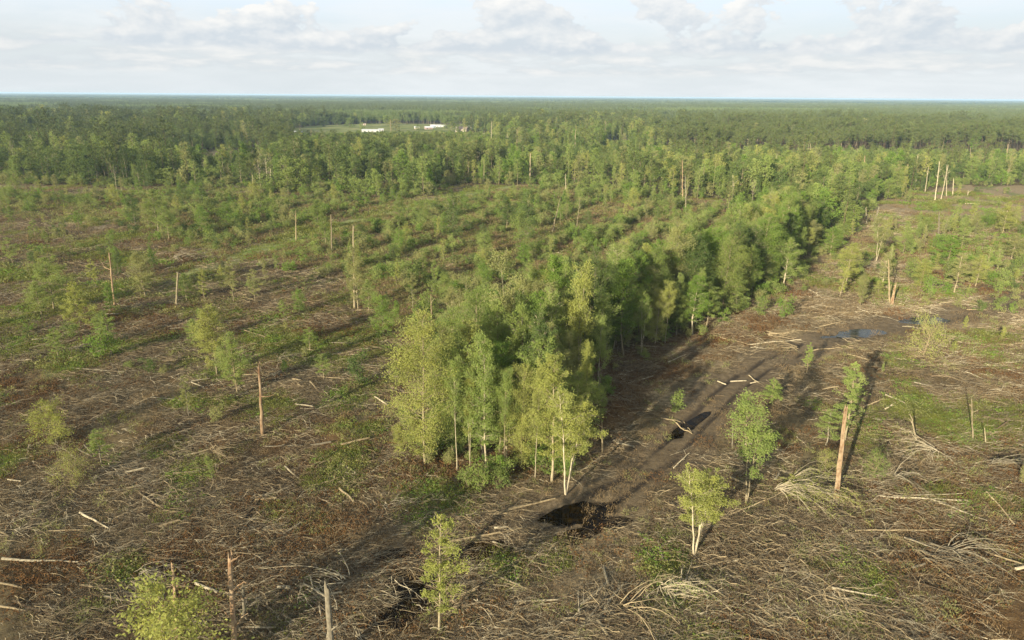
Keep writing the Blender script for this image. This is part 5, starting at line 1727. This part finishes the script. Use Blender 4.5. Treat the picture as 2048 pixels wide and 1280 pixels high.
# ------------------------------------------------------------------ slash: brushwood, dead leaves, grass, weeds (masses nobody could count)
def stick_patch(seed, n, size, lmin, lmax, r, mats, spread=0.5, hz=0.25, bend=0.06, npt=3, twigs=0):
    g = np.random.default_rng(seed)
    mb = MB()
    for mi in range(len(mats)):
        m = max(2, n // len(mats))
        c = np.stack([g.uniform(-size, size, m), g.uniform(-size, size, m), g.uniform(0.0, hz, m)], 1)
        a = g.normal(0, spread, m)
        a[: m // 4] = g.uniform(-1.57, 1.57, m // 4)
        ln = lmin + (lmax - lmin) * g.uniform(0, 1, m) ** 2.2
        el = g.normal(0, 0.12, m)
        d = np.stack([np.cos(a) * np.cos(el), np.sin(a) * np.cos(el), np.sin(el)], 1)
        s = np.linspace(-0.5, 0.5, npt)
        P = c[:, None] + d[:, None] * (ln[:, None] * s)[..., None]
        w = np.cumsum(g.normal(0, bend, (m, npt, 2)), 1) * ln[:, None, None]
        P[:, :, 1] += w[:, :, 0]
        P[:, :, 2] += np.abs(w[:, :, 1]) * 0.5
        tp = np.linspace(1.15, 0.35, npt)
        rr = r * g.uniform(0.5, 1.4, m)[:, None] * tp * (0.6 + 0.4 * ln[:, None] / lmax)
        v, q = tubes(P, rr, 3)
        mb.add(v, q, mi)
        if twigs:
            mt = m * twigs
            pi = g.integers(0, m, mt)
            si = g.integers(1, npt, mt)
            O = P[pi, si]
            da = a[pi] + g.choice([-1, 1], mt) * g.uniform(0.3, 0.9, mt)
            lt = ln[pi] * g.uniform(0.15, 0.4, mt)
            D_ = np.stack([np.cos(da), np.sin(da), g.uniform(-0.05, 0.35, mt)], 1)
            s3 = np.linspace(0, 1, 3)
            Q = O[:, None] + D_[:, None] * (lt[:, None] * s3)[..., None]
            Q[:, 1:] += g.normal(0, 0.05, (mt, 2, 3)) * lt[:, None, None]
            v, q = tubes(Q, rr[pi, si][:, None] * np.array([0.7, 0.45, 0.2]), 3)
            mb.add(v, q, mi)
    return mb.mesh('brushwood', [B[x] for x in mats])


def leafy_patch(seed, n, size, ll, lw, mat, hz=0.35, up=0.5, upright=False):
    g = np.random.default_rng(seed)
    cl = g.uniform(-size, size, (max(3, n // 14), 2))
    p = cl[g.integers(0, len(cl), n)] + g.normal(0, size * 0.16, (n, 2))
    c = np.stack([p[:, 0], p[:, 1], np.abs(g.normal(0, hz * 0.5, n)) + 0.03], 1)
    A = g.normal(0, 1, (n, 3)) * np.array([1, 1, 0.35])
    if upright:
        A = A * 0.35 + np.array([0, 0, 1.0])
    v, q = leaves(c, A, ll, lw, g, up)
    mb = MB()
    mb.add(v, q)
    return mb.mesh('patch', [L[mat]])


RS = np.random.default_rng(21)


def field_points(n, dmin, dmax, power, fn):
    """points whose density falls with distance; fn gives the local weight"""
    d = dmin * (dmax / dmin) ** (RS.uniform(0, 1, n) ** power)
    a = RS.uniform(-0.72, 0.72, n)
    x, y = d * np.sin(a), d * np.cos(a)
    k = in_frame(x, y, m=80) & ~in_woods(x, y)
    x, y = x[k], y[k]
    w = fn(x, y)
    k = RS.uniform(0, 1, len(x)) < w
    return x[k], y[k]


def w_slash(x, y):
    w = np.where(inside(REGROW, x, y), 0.12, 1.0)
    w = np.where(inside(STRIP, x, y), 0.35, w)
    w = w * (1 - 0.80 * track_mask(x, y)) * (1 - 0.95 * puddle_mask(x, y, 1.2)) * (1 - 0.55 * green_mask(x, y))
    return w * (0.10 + 1.25 * np.clip(fbm(x, y, 9, 23) * 3.2 - 1.15, 0, 1)) * (1 - 0.9 * np.clip(1.6 - dist_line(TRACK, x, y) / 4.5, 0, 1))


twp = [stick_patch(500 + i, 110, 2.0, 0.2, 1.5, 0.012, m, 0.7, 0.18, 0.09) for i, m in enumerate([('tan', 'brown', 'grey'), ('tan', 'brown', 'brown'), ('grey', 'brown', 'dark'), ('tan', 'brown', 'dark'), ('brown', 'dark', 'brown')])]
twp += [stick_patch(520 + i, 6, 2.4, 1.4, 5.0, 0.034, m, 0.45, 0.25, 0.05, 6, 5) for i, m in enumerate([('tan', 'white'), ('grey', 'tan'), ('white', 'brown')])]
twp += [stick_patch(530 + i, 26, 1.3, 0.8, 3.0, 0.024, m, 0.8, 0.55, 0.07, 5, 2) for i, m in enumerate([('grey', 'tan', 'brown'), ('brown', 'tan', 'dark')])]
x, y = field_points(30000, 44, 330, 0.85, w_slash)
a = streak_angle(x, y, RS)
far = np.clip(np.hypot(x, y) / 110, 1, 1.7)
s = RS.uniform(0.7, 1.25, len(x)) * far
qq = RS.uniform(0, 1, len(x))
heap = fbm(x, y, 11, 33) > 0.56
pk = np.where(qq < 0.62, RS.integers(0, 5, len(x)), RS.integers(5, 8, len(x)))
pk = np.where((qq > 0.80) & heap, RS.integers(8, 10, len(x)), pk)
scatter('brushwood', twp, np.stack([x, y, zg(x, y)], 1), a, s, pk)
print('brush', len(x))


def w_rust(x, y):
    w = 0.08 + np.clip((fbm(x, y, 18, 71) - 0.50) * 5, 0, 1)
    re = poly([(1190, 790), (1250, 740), (1340, 710), (1430, 680), (1520, 625), (1570, 590)])
    w = np.maximum(w, np.clip(1.5 - dist_line(re, x, y) / 6, 0, 1))
    return w * np.where(inside(REGROW, x, y), 0.2, 1) * (1 - 0.97 * track_mask(x, y)) * (1 - puddle_mask(x, y, 1.1)) * (1 - 0.7 * green_mask(x, y))


x, y = field_points(15000, 44, 260, 0.9, w_rust)
rp_ = [leafy_patch(540 + i, 170, 1.5, 0.20, 0.09, 'rust', 0.28) for i in range(3)] + [leafy_patch(545 + i, 150, 1.6, 0.24, 0.05, 'straw', 0.22) for i in range(2)]
scatter('dead_leaves', rp_, np.stack([x, y, zg(x, y)], 1), RS.uniform(0, 6.28, len(x)), RS.uniform(0.7, 1.4, len(x)) * np.clip(np.hypot(x, y) / 120, 1, 2), RS.integers(0, 5, len(x)))


def w_green(x, y):
    g = green_mask(x, y)
    r = inside(REGROW, x, y)
    g = np.where(dist_line(PATH, x, y) < 4.5, 0.12, g)
    return np.clip(np.where(r, 0.45 * fbm(x, y, 10, 25) + 0.3 * g, g), 0, 1) * (1 - puddle_mask(x, y, 1.0)) * (1 - 0.7 * track_mask(x, y))


x, y = field_points(42000, 44, 420, 0.8, w_green)
gp_ = [leafy_patch(560 + i, 200, 1.4, 0.26, 0.05, 'grass', 0.22, 0.2, True) for i in range(3)] + [leafy_patch(565 + i, 160, 1.4, 0.17, 0.11, ('fresh', 'olive')[i], 0.3) for i in range(2)]
pk = np.where(RS.uniform(0, 1, len(x)) < 0.72, RS.integers(0, 3, len(x)), RS.integers(3, 5, len(x)))
scatter('grass', gp_, np.stack([x, y, zg(x, y)], 1), RS.uniform(0, 6.28, len(x)), RS.uniform(0.7, 1.5, len(x)) * np.clip(np.hypot(x, y) / 110, 1, 2.4), pk)


def w_dry(x, y):
    r = inside(REGROW, x, y)
    return np.where(dist_line(PATH, x, y) < 5, 0.03, np.where(r, 0.75, 0.18)) * (1 - 0.8 * green_mask(x, y)) * (1 - puddle_mask(x, y, 1.2)) * (1 - 0.8 * track_mask(x, y)) * (1 - inside(STRIP, x, y) * 0.7)


x, y = field_points(26000, 44, 420, 0.7, w_dry)
dp_ = [leafy_patch(570 + i, 200, 1.5, 0.34, 0.035, 'straw', 0.35, 0.2, True) for i in range(3)] + [leafy_patch(575, 180, 1.5, 0.30, 0.05, 'olive', 0.35, 0.2, True)]
scatter('dry_grass', dp_, np.stack([x, y, zg(x, y)], 1), RS.uniform(0, 6.28, len(x)), RS.uniform(0.7, 1.4, len(x)) * np.clip(np.hypot(x, y) / 110, 1, 2.4), RS.integers(0, 4, len(x)))

# ------------------------------------------------------------------ fallen branches with their twigs
FB = {}
for bk in ('tan', 'grey', 'white', 'brown'):
    FB[bk] = [tree_proto(330 + j, 5.5, 1.7, 0.25, 16, 0, 0.2, 0.1, 'vase', 35, 60, 0.05, sub=5, mat_b=bk, tr=0.017, k=4, curve=0.10) for j in range(3)]
xs, ys = RL.uniform(-120, 150, 6000), RL.uniform(45, 230, 6000)
ok = slash_ok(xs, ys) & ~inside(REGROW, xs, ys) & (RL.uniform(0, 1, 6000) < (60 / np.hypot(xs, ys)) ** 1.5) & (puddle_mask(xs, ys, 1.6) < 0.1) & (track_mask(xs, ys) < 0.4)
xs, ys = xs[ok][:150], ys[ok][:150]
for x, y, a in zip(xs, ys, streak_angle(xs, ys, RL)):
    bk = RL.choice(['tan', 'grey', 'white', 'brown'], p=[0.4, 0.25, 0.15, 0.2])
    p = FB[bk][RL.integers(3)]
    sc = RL.uniform(0.5, 1.3)
    if RL.uniform() < 0.5: a += math.pi
    o = link('fallen_branch', p['trunk'])
    o.location = (x, y, z1(x, y) + 0.12)
    o.rotation_euler = (0, math.radians(RL.uniform(84, 93)), a)
    o.scale = (sc * 0.45, sc, sc)
    tag(o, '%s %s twiggy branch %s' % ('large' if sc > 1 else 'small' if sc < 0.7 else 'medium', {'tan': 'tan', 'grey': 'grey', 'white': 'bleached', 'brown': 'brown'}[bk], where(x, y)), 'branch', 'twiggy branches left on the slash')

# ------------------------------------------------------------------ brush piles
PILES = [(1198, 1195, 2.6, 62, 'fan-shaped pile of grey branches at the bottom centre', -0.45 + 1.57), (915, 1200, 1.8, 40, 'small pile of cut branches beside the thin tree over the black pool', 0.9),
         (1245, 1235, 1.8, 40, 'low heap of dry twigs right of the fan-shaped pile', 0.2), (640, 1195, 2.2, 40, 'heap of bleached twigs by the grey weathered snag', -0.6),
         (290, 1185, 2.8, 50, 'spread of grey curved branches left of the thin snag', -0.5), (480, 820, 2.0, 40, 'brown brush heap at the foot of the feathery trees', 0.2),
         (1290, 740, 3.4, 50, 'brown brush heap along the strip edge, nearer one', 0.4), (1590, 610, 5.0, 60, 'brown mounded brush heap at the far strip corner', 0.4),
         (1475, 675, 4.0, 50, 'brown brush heap along the strip edge, farther one', 0.4), (1560, 672, 3.4, 40, 'pale heap of long poles in the slash before the sapling', 0.0),
         (1790, 745, 3.0, 40, 'dark brush heap beside the wide spreading bush', 0.3), (870, 1130 + 20, 2.0, 30, 'tangle of poles over the black pool', -0.4),
         (245, 935, 2.4, 36, 'grey tangle of branches in the left slash', 0.3), (1370, 1178, 2.0, 36, 'tangle of bleached branches above the small bleached bush', 0.2),
         (1900, 1120, 3.0, 44, 'wide tangle of grey twigs in the right slash', -0.4), (700, 705, 3.0, 40, 'brown brush heap behind the strip end on the left', 0.3)]
for i, (u, v, sz, n, lb, az) in enumerate(PILES):
    g = np.random.default_rng(700 + i)
    x, y = map(float, gp(u, v))
    r = bpy.data.objects.new('brush_pile', None)
    COL.objects.link(r)
    r.location = (x, y, z1(x, y))
    tag(r, lb, 'brush pile', 'piles of cut branches')
    bk = ['grey', 'tan', 'brown', 'white', 'grey', 'brown', 'brown', 'brown', 'brown', 'tan', 'dark', 'tan', 'grey', 'white', 'grey', 'brown'][i]
    for j in range(8):
        a = az + g.normal(0, 0.45)
        ln = g.uniform(1.0, 2.2) * sz
        me = log_mesh(ln, g.uniform(0.05, 0.10), bk, 800 + i * 10 + j, bend=0.07, k=5)
        o = link('branch', me, r)
        o.location = (g.normal(0, 0.3 * sz), g.normal(0, 0.3 * sz), 0.15 + g.uniform(0, 0.3))
        o.rotation_euler = (0, g.normal(0, 0.12), a)
    me = stick_patch(800 + i, n * 3, sz * 0.7, 0.5, 1.6 * sz, 0.030, (bk, 'tan', 'brown'), 0.5, 0.6, 0.06, 5, 1)
    o = link('twigs', me, r)
    o.rotation_euler = (0, 0, az)
    o['kind'] = 'stuff'

# ------------------------------------------------------------------ houses at the far fields
WALLM = {'white': flat_mat('white_siding', (0.42, 0.42, 0.41)), 'cream': flat_mat('cream_siding', (0.50, 0.42, 0.33)), 'pink': flat_mat('faded_red_wall', (0.34, 0.25, 0.21)),
         'blue': flat_mat('blue_grey_siding', (0.30, 0.36, 0.42))}
ROOFM = {'brown': flat_mat('brown_shingles', (0.24, 0.19, 0.15), 0.9, (0.31, 0.25, 0.20)), 'metal': flat_mat('pale_metal_roof', (0.55, 0.56, 0.57), 0.45), 'white': flat_mat('white_metal_roof', (0.45, 0.46, 0.46), 0.6)}
GLASS = flat_mat('window_glass', (0.03, 0.04, 0.05), 0.1, spec=0.6)
DOORM = flat_mat('dark_door', (0.12, 0.09, 0.07))


def boxv(x0, x1, y0, y1, z0, z1_):
    v = [(x, y, z) for x in (x0, x1) for y in (y0, y1) for z in (z0, z1_)]
    return np.array(v), np.array([(0, 1, 3, 2), (4, 6, 7, 5), (0, 4, 5, 1), (2, 3, 7, 6), (0, 2, 6, 4), (1, 5, 7, 3)])


def house(u, v, w, d, hw, hr, wall, roof, rz, label, name='house', cat='house', nwin=3):
    x, y = map(float, gp(u, v))
    r = bpy.data.objects.new(name, None)
    COL.objects.link(r)
    r.location = (x, y, 0)
    r.rotation_euler = (0, 0, rz)
    tag(r, label, cat, 'buildings by the far fields')
    mb = MB()
    bv, bf = boxv(-w / 2, w / 2, -d / 2, d / 2, 0, hw)
    mb.add(bv, bf)
    for sx in (-w / 2, w / 2):                       # gable ends
        mb.add([(sx, -d / 2, hw), (sx, d / 2, hw), (sx, 0, hw + hr)], np.array([(0, 1, 2)]))
    link('wall', mb.mesh('wall', [WALLM[wall]]), r)
    mb = MB()
    o, t = 0.45, 0.16
    for s_ in (-1, 1):
        e = s_ * (d / 2 + o)
        ze = hw - hr * o / (d / 2)
        P = [(-w / 2 - o, e, ze), (w / 2 + o, e, ze), (w / 2 + o, 0, hw + hr), (-w / 2 - o, 0, hw + hr)]
        Q = [(a, b, c + t) for a, b, c in P]
        mb.add(P + Q, np.array([(0, 1, 2, 3), (4, 7, 6, 5), (0, 4, 5, 1), (1, 5, 6, 2), (2, 6, 7, 3), (3, 7, 4, 0)]))
    link('roof', mb.mesh('roof', [ROOFM[roof]]), r)
    for i in range(nwin + 1):
        wx = -w / 2 + w * (i + 0.5) / (nwin + 1)
        mb = MB()
        if i == nwin // 2 + 1 or nwin == 0:
            bv, bf = boxv(wx - 0.5, wx + 0.5, -d / 2 - 0.06, -d / 2 + 0.02, 0.05, 2.1)
            mb.add(bv, bf)
            link('door', mb.mesh('door', [DOORM]), r)
        else:
            bv, bf = boxv(wx - 0.6, wx + 0.6, -d / 2 - 0.05, -d / 2 + 0.02, 0.9, 2.1)
            mb.add(bv, bf)
            link('window', mb.mesh('window', [GLASS]), r)


house(925, 263.5, 15, 11, 3.2, 3.4, 'cream', 'brown', -0.35, 'beige house with a broad brown gable roof at the right end of the field')
house(742, 264.5, 22, 5, 3.0, 0.7, 'white', 'white', 0.03, 'long white trailer home at the near side of the field', 'trailer_home', 'trailer')
house(762, 262.5, 6, 4, 2.4, 0.8, 'white', 'metal', 0.3, 'small white shed right of the long trailer home', 'shed', 'shed', 1)
house(597, 266, 9, 3.5, 1.8, 0.5, 'white', 'white', 0.0, 'low white shed at the left end of the field', 'shed', 'shed', 1)
house(857, 259, 10, 6, 2.8, 1.4, 'pink', 'metal', 0.4, 'reddish shed with a pale roof left of the beige house', 'shed', 'shed', 1)
house(866, 256, 7, 5, 3.2, 1.4, 'blue', 'metal', 0.2, 'blue-grey shed behind the reddish shed', 'shed', 'shed', 1)
house(882, 254.5, 14, 4, 2.8, 0.8, 'white', 'white', -0.05, 'white trailer behind the beige house', 'trailer_home', 'trailer', 2)
house(834, 258.5, 7, 5, 2.6, 1.2, 'cream', 'metal', 0.1, 'small cream shed left of the reddish shed', 'shed', 'shed', 1)
house(941, 256.5, 7, 5, 2.6, 1.2, 'white', 'metal', 0.1, 'small white shed behind the right end of the beige house', 'shed', 'shed', 1)
house(1340, 236.5, 22, 12, 5, 3, 'white', 'white', 0.1, 'white barn far off above the centre right woods', 'barn', 'barn', 2)
house(1431, 236.0, 12, 7, 3.4, 1.2, 'white', 'white', 0.0, 'smaller white building right of the far barn', 'shed', 'shed', 1)
house(1221, 279, 7, 6, 3.4, 2.0, 'blue', 'metal', 0.7, 'blue-grey cottage glimpsed between pines', 'house', 'house', 1)
house(1251, 278, 8, 6, 2.6, 2.0, 'pink', 'metal', -0.7, 'reddish cottage glimpsed between pines', 'house', 'house', 1)
house(727, 251, 7, 4, 2.4, 0.8, 'cream', 'brown', 0.2, 'small tan shed at the back of the field', 'shed', 'shed', 1)

# round shade trees on and behind the field
for (u, v, vt, w, lf, lb) in [(700, 256, 236, 22, 'mid', 'round shade tree at the back of the field'), (724, 262, 246, 14, 'light', 'small bright tree left of the trailer home'), (893, 258, 236, 24, 'mid', 'round shade tree left of the beige house'),
                              (912, 254, 234, 20, 'dark', 'dark round tree behind the beige house'), (938, 254, 240, 14, 'dark', 'small dark tree right of the beige house'), (605, 256, 228, 26, 'mid', 'tall round tree at the left field corner'),
                              (650, 254, 234, 22, 'dark', 'dark round tree behind the left field'), (790, 262, 240, 28, 'olive', 'wide olive tree right of the trailer home'), (953, 262, 250, 16, 'mid', 'low tree right of the beige house yard'),
                              (836, 262, 250, 14, 'mid', 'small tree before the cream shed'), (675, 252, 232, 20, 'dark', 'dark tree behind the middle of the field'), (775, 251, 232, 22, 'light', 'light round tree behind the trailer home')]:
    x, y = map(float, gp(u, v))
    h = height_for(u, v, vt)
    p = M_['broad'][rp.randrange(5)]
    place(p, 'shade_tree', lb, 'shade tree', 'round trees by the far fields', x, y, h, size_at(u, v, w) / 2 / (p['R'] * h / p['H']), rp.uniform(0, 6), lf, None, False)
